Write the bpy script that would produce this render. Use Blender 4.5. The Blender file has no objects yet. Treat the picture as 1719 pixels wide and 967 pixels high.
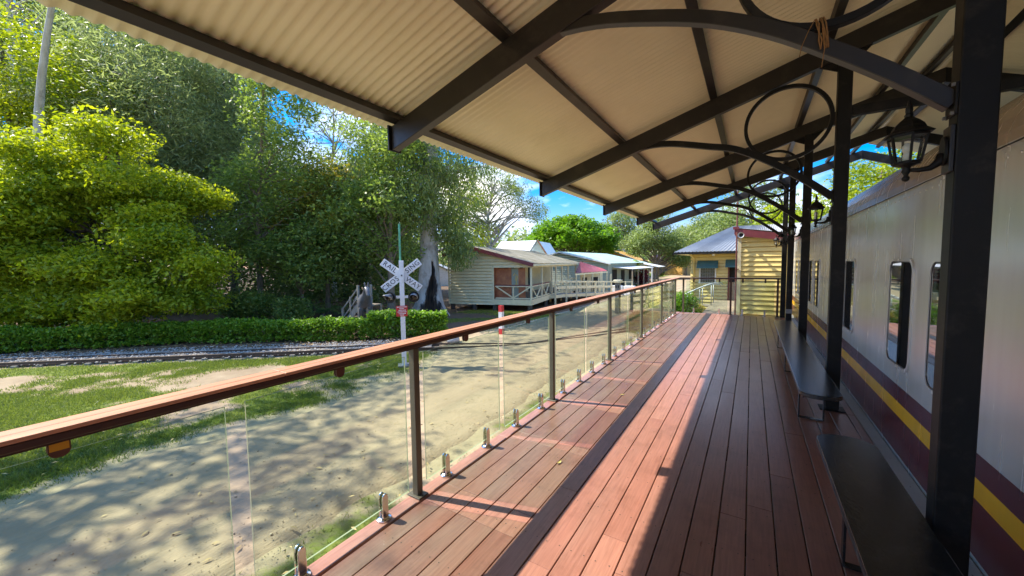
import bpy, math, random
import numpy as np
from mathutils import Vector, Matrix

# ------------------------------------------------------------------ camera, world, sun, exposure
SC = bpy.context.scene
COL = SC.collection
R = math.radians
EYE = 1.62            # eye height above the deck (deck top is z = 0)
GZ = -0.9             # ground level

yaw, pitch, roll = R(32.128), R(3.711), R(-0.769)
cy_, sy_ = math.cos(yaw), math.sin(yaw)
fwd = Vector((-sy_, cy_, 0)); rgt = Vector((cy_, sy_, 0)); upv = Vector((0, 0, 1))
f2 = fwd * math.cos(pitch) - upv * math.sin(pitch)
u2 = upv * math.cos(pitch) + fwd * math.sin(pitch)
r3 = rgt * math.cos(roll) + u2 * math.sin(roll)
u3 = u2 * math.cos(roll) - rgt * math.sin(roll)
cam_d = bpy.data.cameras.new('camera')
cam_d.sensor_width = 36.0
cam_d.lens = 36.0 * 640.0 / 1719.0
cam_d.clip_start = 0.05
cam_d.clip_end = 2000
cam = bpy.data.objects.new('camera', cam_d)
COL.objects.link(cam)
cam.matrix_world = Matrix(((r3.x, u3.x, -f2.x, 0), (r3.y, u3.y, -f2.y, 0), (r3.z, u3.z, -f2.z, EYE), (0, 0, 0, 1)))
SC.camera = cam

SUN = Vector((-0.82, -0.23, 1.0)).normalized()
wd = bpy.data.worlds.new('World'); SC.world = wd; wd.use_nodes = True
nt = wd.node_tree; nt.nodes.clear()
def wn(t, **k):
    n = nt.nodes.new(t)
    for a, b in k.items(): setattr(n, a, b)
    return n
wo = wn('ShaderNodeOutputWorld'); bg = wn('ShaderNodeBackground')
sky = wn('ShaderNodeTexSky', sky_type='NISHITA', sun_disc=False, sun_elevation=math.asin(SUN.z),
         sun_rotation=math.atan2(SUN.x, SUN.y), air_density=1.0, dust_density=0.05, ozone_density=3.5)
SKY_STRENGTH = 0.15
bg.inputs['Strength'].default_value = SKY_STRENGTH
tc = wn('ShaderNodeTexCoord'); mp = wn('ShaderNodeMapping'); mp.inputs['Scale'].default_value = (1.0, 1.0, 2.6); mp.inputs['Location'].default_value = (.35, .1, 0)
nz = wn('ShaderNodeTexNoise'); nz.inputs['Scale'].default_value = 2.1; nz.inputs['Detail'].default_value = 8; nz.inputs['Roughness'].default_value = .55
rp = wn('ShaderNodeValToRGB'); rp.color_ramp.elements[0].position = .50; rp.color_ramp.elements[1].position = .70
hs = wn('ShaderNodeHueSaturation'); hs.inputs['Saturation'].default_value = 1.62; hs.inputs['Value'].default_value = .86
mx = wn('ShaderNodeMixRGB'); mx.inputs['Color2'].default_value = (6.2, 5.6, 4.9, 1)
L = nt.links.new
L(tc.outputs['Generated'], mp.inputs['Vector']); L(mp.outputs['Vector'], nz.inputs['Vector']); L(nz.outputs['Fac'], rp.inputs['Fac'])
L(sky.outputs['Color'], hs.inputs['Color']); sxz = wn('ShaderNodeSeparateXYZ'); elv = wn('ShaderNodeValToRGB'); mul = wn('ShaderNodeMixRGB', blend_type='MULTIPLY'); mul.inputs['Fac'].default_value = 1
elv.color_ramp.elements[0].position = .02; elv.color_ramp.elements[0].color = (.50, .36, .50, 1); elv.color_ramp.elements[1].position = .55; elv.color_ramp.elements[1].color = (1.0, .95, 1.0, 1)
L(tc.outputs['Generated'], sxz.inputs[0]); L(sxz.outputs['Z'], elv.inputs['Fac']); L(hs.outputs['Color'], mul.inputs['Color1']); L(elv.outputs['Color'], mul.inputs['Color2'])
L(mul.outputs['Color'], mx.inputs['Color1']); L(rp.outputs['Color'], mx.inputs['Fac'])
L(mx.outputs['Color'], bg.inputs['Color']); L(bg.outputs['Background'], wo.inputs['Surface'])

sl = bpy.data.lights.new('sun', 'SUN'); sl.energy = 2.8; sl.angle = R(0.5); sl.color = (1.0, 0.94, 0.84)
so = bpy.data.objects.new('sun', sl); COL.objects.link(so)
so.rotation_euler = (-SUN).to_track_quat('-Z', 'Y').to_euler(); so.location = (-30, -8, 40)

SC.view_settings.view_transform = 'Standard'
try: SC.view_settings.look = 'None'
except Exception: pass
SC.view_settings.gamma = 1.0
SC.view_settings.use_curve_mapping = False
SC.view_settings.exposure = 1.82
SC.render.engine = 'CYCLES'
SC.cycles.use_denoising = True
SC.cycles.max_bounces = 8
SC.cycles.diffuse_bounces = 4
SC.cycles.transparent_max_bounces = 24
SC.cycles.sample_clamp_indirect = 8

# ------------------------------------------------------------------ helpers
OFF = {}
def link(o): COL.objects.link(o); return o

def thing(name, label, cat, loc=(0, 0, 0), rz=0.0, group=None):
    """an Empty at the thing's base; its parts are built in world coordinates unless it is turned (then local)."""
    o = link(bpy.data.objects.new(name, None)); o.empty_display_size = .2
    o.location = loc; o.rotation_euler = (0, 0, rz)
    o['label'] = label; o['category'] = cat
    if group: o['group'] = group
    OFF[o.name] = (Vector((0, 0, 0)) if rz else Vector(loc))
    return o

def tag(o, label=None, cat=None, group=None, kind=None):
    if label: o['label'] = label
    if cat: o['category'] = cat
    if group: o['group'] = group
    if kind: o['kind'] = kind
    return o

def root_of(o):
    while o.parent: o = o.parent
    return o

def copy_tree(o, parent=None):
    c = o.copy(); link(c)
    if parent is not None: c.parent = parent
    if o.name in OFF: OFF[c.name] = OFF[o.name]
    for ch in list(o.children): copy_tree(ch, c)
    return c

class MB:
    def __init__(s): s.v = []; s.f = []; s.m = []; s.r = []; s.mi = 0; s.rv = 0.5
    def face(s, idx): s.f.append(tuple(idx)); s.m.append(s.mi); s.r.append(s.rv)
    def add(s, vs, fs):
        b = len(s.v); s.v.extend([tuple(v) for v in vs])
        for f in fs: s.face([b + i for i in f])
    def box(s, x0, x1, y0, y1, z0, z1):
        s.add([(x0,y0,z0),(x1,y0,z0),(x1,y1,z0),(x0,y1,z0),(x0,y0,z1),(x1,y0,z1),(x1,y1,z1),(x0,y1,z1)],
              [(0,3,2,1),(4,5,6,7),(0,1,5,4),(1,2,6,5),(2,3,7,6),(3,0,4,7)])
    def beam(s, p0, p1, w, h, up=(0, 0, 1)):
        """bar of width w (sideways) and height h (along up), centred on p0-p1"""
        p0, p1 = Vector(p0), Vector(p1); d = (p1 - p0).normalized()
        side = d.cross(Vector(up))
        if side.length < 1e-5: side = d.cross(Vector((1, 0, 0)))
        side.normalize(); u = side.cross(d).normalized()
        vs = []
        for p in (p0, p1):
            for a, b in ((-1, -1), (1, -1), (1, 1), (-1, 1)): vs.append(p + side * (a * w / 2) + u * (b * h / 2))
        s.add(vs, [(0,1,2,3),(7,6,5,4),(0,4,5,1),(1,5,6,2),(2,6,7,3),(3,7,4,0)])
    def sweep(s, pts, w, h, up, closed=False):
        """rectangular bar swept along pts lying in the plane whose normal is up; w along up, h in the plane"""
        pts = [Vector(p) for p in pts]; n = len(pts); up = Vector(up).normalized(); rings = []
        for i, p in enumerate(pts):
            a = pts[(i - 1) % n] if (closed or i > 0) else p
            b = pts[(i + 1) % n] if (closed or i < n - 1) else p
            d = (b - a).normalized(); q = d.cross(up).normalized()
            rings.append([p + up * (x * w / 2) + q * (y * h / 2) for x, y in ((-1,-1),(1,-1),(1,1),(-1,1))])
        b0 = len(s.v)
        for r_ in rings: s.v.extend([tuple(v) for v in r_])
        for i in range(n if closed else n - 1):
            j = (i + 1) % n
            for k in range(4):
                l = (k + 1) % 4; s.face((b0+i*4+k, b0+i*4+l, b0+j*4+l, b0+j*4+k))
        if not closed:
            s.face((b0+3, b0+2, b0+1, b0)); e = b0 + (n-1)*4; s.face((e, e+1, e+2, e+3))
    def tube(s, pts, r, n=8, cap=True):
        pts = [Vector(p) for p in pts]; rs = r if isinstance(r, (list, tuple)) else [r] * len(pts)
        b0 = len(s.v); ref = None
        for i, p in enumerate(pts):
            a = pts[max(i-1, 0)]; b = pts[min(i+1, len(pts)-1)]; d = (b - a)
            d = d.normalized() if d.length > 1e-9 else Vector((0, 0, 1))
            if ref is None: ref = Vector((1, 0, 0)) if abs(d.x) < .9 else Vector((0, 1, 0))
            u = (ref - d * ref.dot(d)).normalized(); w = d.cross(u); ref = u
            for k in range(n):
                t = 2*math.pi*k/n; s.v.append(tuple(p + (u*math.cos(t) + w*math.sin(t)) * rs[i]))
        for i in range(len(pts)-1):
            for k in range(n):
                l = (k+1) % n; s.face((b0+i*n+k, b0+i*n+l, b0+(i+1)*n+l, b0+(i+1)*n+k))
        if cap:
            s.face([b0+k for k in range(n)][::-1]); s.face([b0+(len(pts)-1)*n+k for k in range(n)])
    def lathe(s, prof, c, n=16, rot=0.0):
        """profile of (radius, z) turned round the vertical axis through c"""
        b0 = len(s.v); c = Vector(c)
        for r_, z in prof:
            for k in range(n):
                t = 2*math.pi*k/n + rot; s.v.append((c.x + r_*math.cos(t), c.y + r_*math.sin(t), c.z + z))
        for i in range(len(prof)-1):
            for k in range(n):
                l = (k+1) % n; s.face((b0+i*n+k, b0+i*n+l, b0+(i+1)*n+l, b0+(i+1)*n+k))
        s.face([b0+k for k in range(n)][::-1]); s.face([b0+(len(prof)-1)*n+k for k in range(n)])
    def prism(s, poly, ext):
        """closed planar polygon (3-D points) pushed along ext"""
        n = len(poly); ext = Vector(ext); a = [Vector(p) for p in poly]
        s.add([*a, *[p + ext for p in a]], [tuple(range(n))[::-1], tuple(range(n, 2*n))] + [(i, (i+1) % n, n+(i+1) % n, n+i) for i in range(n)])
    def build(s, name, mat, parent=None, smooth=False, bevel=0.0, world=True, seg=1):
        off = OFF.get(root_of(parent).name, Vector()) if parent is not None else Vector()
        me = bpy.data.meshes.new(name)
        me.from_pydata([(x-off.x, y-off.y, z-off.z) for x, y, z in s.v], [], s.f)
        mats = mat if isinstance(mat, (list, tuple)) else [mat]
        for m in mats: me.materials.append(m)
        if len(mats) > 1: me.polygons.foreach_set('material_index', s.m)
        at = me.attributes.new('rnd', 'FLOAT', 'FACE'); at.data.foreach_set('value', s.r)
        if smooth: me.polygons.foreach_set('use_smooth', [True] * len(me.polygons))
        me.update()
        o = link(bpy.data.objects.new(name, me))
        if parent is not None: o.parent = parent
        if bevel:
            b = o.modifiers.new('bevel', 'BEVEL'); b.width = bevel; b.segments = seg; b.limit_method = 'ANGLE'; b.angle_limit = R(40)
        return o

def np_mesh(name, V, F, mat, rnd=None, parent=None, smooth=False):
    """V (n,3), F (m,k) all faces with k corners"""
    me = bpy.data.meshes.new(name); k = F.shape[1]
    me.vertices.add(len(V)); me.vertices.foreach_set('co', np.ascontiguousarray(V, dtype=np.float32).ravel())
    me.loops.add(F.size); me.loops.foreach_set('vertex_index', np.ascontiguousarray(F, dtype=np.int32).ravel())
    me.polygons.add(len(F)); me.polygons.foreach_set('loop_start', np.arange(0, F.size, k, dtype=np.int32))
    me.update(calc_edges=True)
    if rnd is not None:
        at = me.attributes.new('rnd', 'FLOAT', 'FACE'); at.data.foreach_set('value', np.ascontiguousarray(rnd, dtype=np.float32))
    if smooth: me.polygons.foreach_set('use_smooth', np.ones(len(F), dtype=bool))
    me.materials.append(mat)
    o = link(bpy.data.objects.new(name, me))
    if parent is not None: o.parent = parent
    return o

# ------------------------------------------------------------------ materials
def mat(name, col, rough=.6, metal=0.0, spec=.5, noise=0.0, nscale=6.0, stretch=(1, 1, 1), bump=0.0, bscale=None, rndmix=0.0, col2=None, coat=0.0, dirt=None, dscale=1.0):
    """Principled paint / timber / stone with procedural mottling, bump, per-piece tint and dirt"""
    m = bpy.data.materials.new(name); m.use_nodes = True; t = m.node_tree; N = t.nodes; K = t.links.new
    b = N['Principled BSDF']; b.inputs['Roughness'].default_value = rough; b.inputs['Metallic'].default_value = metal
    b.inputs['Specular IOR Level'].default_value = spec; b.inputs['Coat Weight'].default_value = coat
    tc = N.new('ShaderNodeTexCoord'); mp = N.new('ShaderNodeMapping'); mp.inputs['Scale'].default_value = stretch
    K(tc.outputs['Object'], mp.inputs['Vector'])
    rgb = N.new('ShaderNodeRGB'); rgb.outputs[0].default_value = (*col, 1); out = rgb.outputs[0]
    if noise or col2:
        nz = N.new('ShaderNodeTexNoise'); nz.inputs['Scale'].default_value = nscale; nz.inputs['Detail'].default_value = 7; nz.inputs['Roughness'].default_value = .6
        K(mp.outputs['Vector'], nz.inputs['Vector'])
        mixn = N.new('ShaderNodeMixRGB')
        c2 = col2 or tuple(c * (1 - noise) for c in col)
        mixn.inputs['Color2'].default_value = (*c2, 1)
        rp = N.new('ShaderNodeValToRGB'); rp.color_ramp.elements[0].position = .38; rp.color_ramp.elements[1].position = .64
        K(nz.outputs['Fac'], rp.inputs['Fac']); K(rp.outputs['Color'], mixn.inputs['Fac']); K(out, mixn.inputs['Color1']); out = mixn.outputs[0]
    if rndmix:
        at = N.new('ShaderNodeAttribute'); at.attribute_name = 'rnd'
        mr = N.new('ShaderNodeMapRange'); mr.inputs['To Min'].default_value = 1 - rndmix; mr.inputs['To Max'].default_value = 1 + rndmix
        K(at.outputs['Fac'], mr.inputs['Value'])
        mm = N.new('ShaderNodeVectorMath'); mm.operation = 'SCALE'; K(out, mm.inputs[0]); K(mr.outputs[0], mm.inputs['Scale']); out = mm.outputs[0]
    if dirt:
        n2 = N.new('ShaderNodeTexNoise'); n2.inputs['Scale'].default_value = dscale; n2.inputs['Detail'].default_value = 9; n2.inputs['Roughness'].default_value = .7
        K(tc.outputs['Object'], n2.inputs['Vector'])
        r2 = N.new('ShaderNodeValToRGB'); r2.color_ramp.elements[0].position = .52; r2.color_ramp.elements[1].position = .72
        K(n2.outputs['Fac'], r2.inputs['Fac'])
        m2 = N.new('ShaderNodeMixRGB'); m2.inputs['Color2'].default_value = (*dirt, 1); K(r2.outputs['Color'], m2.inputs['Fac']); K(out, m2.inputs['Color1']); out = m2.outputs[0]
    K(out, b.inputs['Base Color'])
    if bump:
        n3 = N.new('ShaderNodeTexNoise'); n3.inputs['Scale'].default_value = bscale or nscale * 3; n3.inputs['Detail'].default_value = 6
        K(mp.outputs['Vector'], n3.inputs['Vector'])
        bp = N.new('ShaderNodeBump'); bp.inputs['Strength'].default_value = bump; bp.inputs['Distance'].default_value = .01
        K(n3.outputs['Fac'], bp.inputs['Height']); K(bp.outputs['Normal'], b.inputs['Normal'])
    return m

def leaf_mat(name, c1, c2, trans=.45, tcol=None, rough=.45):
    m = bpy.data.materials.new(name); m.use_nodes = True; t = m.node_tree; N = t.nodes; K = t.links.new
    b = N['Principled BSDF']; o = N['Material Output']; b.inputs['Roughness'].default_value = rough; b.inputs['Specular IOR Level'].default_value = .35
    at = N.new('ShaderNodeAttribute'); at.attribute_name = 'rnd'
    rp = N.new('ShaderNodeValToRGB'); rp.color_ramp.elements[0].color = (*c1, 1); rp.color_ramp.elements[1].color = (*c2, 1)
    K(at.outputs['Fac'], rp.inputs['Fac']); K(rp.outputs['Color'], b.inputs['Base Color'])
    tr = N.new('ShaderNodeBsdfTranslucent')
    gm = N.new('ShaderNodeMixRGB'); gm.blend_type = 'MULTIPLY'; gm.inputs['Fac'].default_value = 1
    gm.inputs['Color2'].default_value = (*(tcol or (1.5, 1.7, .6)), 1); K(rp.outputs['Color'], gm.inputs['Color1']); K(gm.outputs['Color'], tr.inputs['Color'])
    ms = N.new('ShaderNodeMixShader'); ms.inputs['Fac'].default_value = trans
    K(b.outputs['BSDF'], ms.inputs[1]); K(tr.outputs['BSDF'], ms.inputs[2]); K(ms.outputs['Shader'], o.inputs['Surface'])
    return m

M = {}
M['rail_wood'] = mat('rail_wood', (.56, .26, .145), .5, noise=.25, nscale=5, stretch=(8, .6, 8), bump=.15)
M['rail_dark'] = mat('rail_dark', (.062, .026, .018), .5, noise=.2, nscale=8)
M['amber'] = mat('amber_sunlit', (.62, .30, .02), .4)
M['bracket'] = mat('bracket_bronze', (.13, .05, .03), .45, noise=.2, nscale=20)
M['post_olive'] = mat('post_olive', (.105, .095, .062), .42, noise=.1, nscale=4)
M['chrome'] = mat('chrome', (.72, .70, .66), .16, metal=1.0, noise=.08, nscale=20)
M['black'] = mat('black_paint', (.0075, .0072, .007), .50, spec=.3, noise=.25, nscale=9, bump=.05, dirt=(.030, .026, .021), dscale=6)
M['brownblack'] = mat('rafter_paint', (.022, .018, .015), .42, noise=.25, nscale=7, bump=.06, dirt=(.05, .04, .03), dscale=4)
M['bench'] = mat('bench_paint', (.012, .0125, .013), .22, noise=.2, nscale=12, bump=.08, bscale=40, dirt=(.045, .044, .042), dscale=11)
M['wornblack'] = mat('worn_black', (.035, .035, .035), .35, noise=.5, nscale=14, dirt=(.13, .125, .12), dscale=9)
M['sheet'] = mat('cream_sheet', (.86, .78, .54), .45, noise=.07, nscale=1.2, dirt=(.76, .68, .46), dscale=.8)
M['white'] = mat('white_paint', (.78, .78, .76), .45, noise=.08, nscale=6, dirt=(.55, .54, .5), dscale=4)
M['yellow'] = mat('yellow_boards', (.82, .63, .22), .5, noise=.1, nscale=2.5, stretch=(1, 1, 4), rndmix=.06, dirt=(.72, .53, .18), dscale=1.2)
M['maroon'] = mat('maroon_paint', (.20, .038, .042), .5, noise=.2, nscale=4)
M['cream'] = mat('cream_boards', (.86, .76, .47), .55, noise=.1, nscale=2.2, rndmix=.07, dirt=(.76, .66, .40), dscale=1.1)
M['creamtrim'] = mat('cream_trim', (.84, .74, .46), .5, noise=.1, nscale=5)
M['palegreen'] = mat('pale_green_boards', (.36, .40, .31), .6, noise=.12, nscale=2)
M['roofgrey'] = mat('grey_iron', (.37, .375, .37), .7, noise=.18, nscale=1.6, rndmix=.1)
M['rooflichen'] = mat('lichen_roof', (.30, .27, .19), .8, noise=.3, nscale=1.4, stretch=(.6, 3, 1), col2=(.13, .115, .06), dirt=(.40, .35, .27), dscale=1.2)
M['roofred'] = mat('red_iron', (.30, .035, .035), .45, noise=.3, nscale=1.5, dirt=(.32, .08, .08), dscale=1.0)
M['roofgreen'] = mat('pale_iron', (.40, .54, .47), .5, noise=.15, nscale=.8, dirt=(.30, .46, .39), dscale=.5)
M['timber'] = mat('weathered_timber', (.34, .27, .18), .8, noise=.35, nscale=4, stretch=(6, 1, 6), bump=.3)
M['greytimber'] = mat('grey_timber', (.30, .28, .23), .85, noise=.35, nscale=5, stretch=(5, 5, 1), bump=.3)
M['stump'] = mat('stump', (.09, .075, .06), .85, noise=.3, nscale=6)
M['dark'] = mat('dark_interior', (.012, .011, .010), .8)
M['orange'] = mat('ochre_panel', (.50, .20, .08), .6, noise=.3, nscale=3, col2=(.34, .11, .05))
M['ochrewall'] = mat('ochre_wall', (.60, .33, .06), .6, noise=.12, nscale=2)
M['awning'] = mat('teal_awning', (.055, .14, .13), .6, noise=.2, nscale=7)
M['galv'] = mat('galvanised', (.30, .31, .32), .45, metal=.6, noise=.15, nscale=15)
M['concrete'] = mat('concrete', (.48, .46, .42), .85, noise=.2, nscale=6, bump=.2)
M['red'] = mat('red_sign', (.52, .03, .03), .45, noise=.1, nscale=6)
M['greenpole'] = mat('green_pole', (.10, .36, .20), .5, noise=.2, nscale=6)
M['lens'] = mat('lamp_lens', (.022, .010, .010), .25, coat=.2)
M['steelrail'] = mat('rusty_rail', (.10, .065, .045), .6, metal=.3, noise=.3, nscale=8)
M['brick'] = mat('reddish_post', (.20, .06, .04), .6, noise=.3, nscale=9)
M['rope'] = mat('orange_cord', (.30, .15, .05), .8, noise=.3, nscale=60)
M['letters'] = mat('black_letters', (.02, .02, .022), .5)
M['dryleaf'] = mat('dry_leaf', (.46, .32, .13), .7, rndmix=.4)
M['paleleaf'] = mat('yellow_leaf', (.66, .50, .18), .6)
M['bark_dark'] = mat('dark_bark', (.13, .10, .075), .9, noise=.45, nscale=5, stretch=(3, 3, .7), bump=.6, bscale=9)
M['bark_brown'] = mat('brown_bark', (.26, .195, .13), .9, noise=.4, nscale=5, stretch=(3, 3, .7), bump=.6, bscale=9)
M['bark_pale'] = mat('pale_bark', (.56, .52, .46), .75, noise=.2, nscale=2.2, stretch=(2, 2, .6), bump=.25, col2=(.40, .35, .29), dirt=(.20, .16, .12), dscale=1.7)
M['charred'] = mat('charred_wood', (.022, .017, .013), .95, noise=.4, nscale=5, stretch=(3, 3, .6), col2=(.075, .045, .028), bump=.8)
def gum_bark():
    m = mat('gum_bark', (.56, .52, .46), .75, noise=.2, nscale=2.2, stretch=(2, 2, .6), bump=.35, col2=(.40, .35, .29), dirt=(.22, .17, .12), dscale=1.7)
    t = m.node_tree; N = t.nodes; K = t.links.new; b = N['Principled BSDF']; src = b.inputs['Base Color'].links[0].from_socket
    at = N.new('ShaderNodeAttribute'); at.attribute_name = 'char'; tc = N.new('ShaderNodeTexCoord'); mp = N.new('ShaderNodeMapping'); mp.inputs['Scale'].default_value = (5, 5, 1.2); K(tc.outputs['Object'], mp.inputs['Vector'])
    nz = N.new('ShaderNodeTexNoise'); nz.inputs['Scale'].default_value = 2.0; nz.inputs['Detail'].default_value = 8; K(mp.outputs[0], nz.inputs['Vector'])
    ad = N.new('ShaderNodeMath'); ad.operation = 'MULTIPLY_ADD'; ad.inputs[1].default_value = 1.3; ad.inputs[2].default_value = -.65; K(nz.outputs['Fac'], ad.inputs[0])
    su = N.new('ShaderNodeMath'); su.operation = 'ADD'; K(ad.outputs[0], su.inputs[0]); K(at.outputs['Fac'], su.inputs[1])
    cr = N.new('ShaderNodeValToRGB'); cr.color_ramp.elements[0].position = .30; cr.color_ramp.elements[0].color = (0, 0, 0, 1); cr.color_ramp.elements[1].position = .62; K(su.outputs[0], cr.inputs['Fac'])
    c3 = N.new('ShaderNodeValToRGB'); c3.color_ramp.elements[0].color = (.10, .062, .04, 1); c3.color_ramp.elements[1].color = (.014, .011, .009, 1); c3.color_ramp.elements[0].position = .3; c3.color_ramp.elements[1].position = .6; K(nz.outputs['Fac'], c3.inputs['Fac'])
    mx = N.new('ShaderNodeMixRGB'); K(cr.outputs['Color'], mx.inputs['Fac']); K(src, mx.inputs['Color1']); K(c3.outputs['Color'], mx.inputs['Color2']); K(mx.outputs[0], b.inputs['Base Color']); return m
M['gum_bark'] = gum_bark()
M['frond'] = leaf_mat('frond', (.05, .10, .02), (.16, .24, .07), .3)
M['lf_bright'] = leaf_mat('leaf_bright', (.085, .165, .014), (.47, .52, .032), .44, (1.7, 1.6, .4))
M['lf_mid'] = leaf_mat('leaf_mid', (.10, .16, .038), (.33, .41, .11), .48, (1.5, 1.55, .75))
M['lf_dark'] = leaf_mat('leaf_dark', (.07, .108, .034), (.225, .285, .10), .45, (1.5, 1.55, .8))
M['lf_she'] = leaf_mat('leaf_sheoak', (.145, .18, .085), (.37, .42, .21), .46, (1.4, 1.45, .85))
M['lf_olive'] = leaf_mat('leaf_olive', (.14, .17, .03), (.48, .40, .07), .48, (1.5, 1.4, .5))
M['lf_gum'] = leaf_mat('leaf_gum', (.11, .155, .05), (.32, .37, .13), .46, (1.4, 1.5, .6), .35)
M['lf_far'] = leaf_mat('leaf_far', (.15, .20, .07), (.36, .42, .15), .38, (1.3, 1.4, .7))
M['lf_fig'] = leaf_mat('leaf_fig', (.06, .16, .012), (.26, .42, .03), .40, (1.4, 1.6, .5))
M['lf_hedge'] = leaf_mat('leaf_hedge', (.07, .155, .015), (.27, .41, .035), .38)
M['lf_red'] = leaf_mat('leaf_red', (.10, .02, .03), (.26, .06, .08), .3, (1.4, .8, .9))
M['grass'] = leaf_mat('grass_blade', (.085, .12, .024), (.29, .31, .07), .35, (1.3, 1.5, .6))

def glass_mat(name, tint, edge=False):
    m = bpy.data.materials.new(name); m.use_nodes = True; t = m.node_tree; N = t.nodes; K = t.links.new; o = N['Material Output']
    N.remove(N['Principled BSDF'])
    tr = N.new('ShaderNodeBsdfTransparent'); tr.inputs['Color'].default_value = (*tint, 1)
    gl = N.new('ShaderNodeBsdfGlossy'); gl.inputs['Roughness'].default_value = .01
    fr = N.new('ShaderNodeLayerWeight'); fr.inputs['Blend'].default_value = .5
    pw = N.new('ShaderNodeMath'); pw.operation = 'POWER'; pw.inputs[1].default_value = 4.5; K(fr.outputs['Facing'], pw.inputs[0])
    ma = N.new('ShaderNodeMath'); ma.operation = 'MULTIPLY_ADD'; ma.inputs[1].default_value = .93; ma.inputs[2].default_value = .045; K(pw.outputs[0], ma.inputs[0])
    ms = N.new('ShaderNodeMixShader'); K(ma.outputs[0], ms.inputs['Fac']); K(tr.outputs[0], ms.inputs[1]); K(gl.outputs[0], ms.inputs[2])
    K(ms.outputs[0], o.inputs['Surface']); return m
M['glass'] = glass_mat('clear_glass', (.87, .935, .89))
M['lampglass'] = glass_mat('lamp_glass', (.96, .97, .98))
M['glassedge'] = mat('glass_edge', (.40, .42, .25), .2, spec=.8)
M['pane'] = mat('window_pane', (.010, .012, .013), .02, spec=1.0, coat=1.0)
M['housepane'] = mat('house_pane', (.05, .06, .06), .1, spec=.8, noise=.3, nscale=3)

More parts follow.
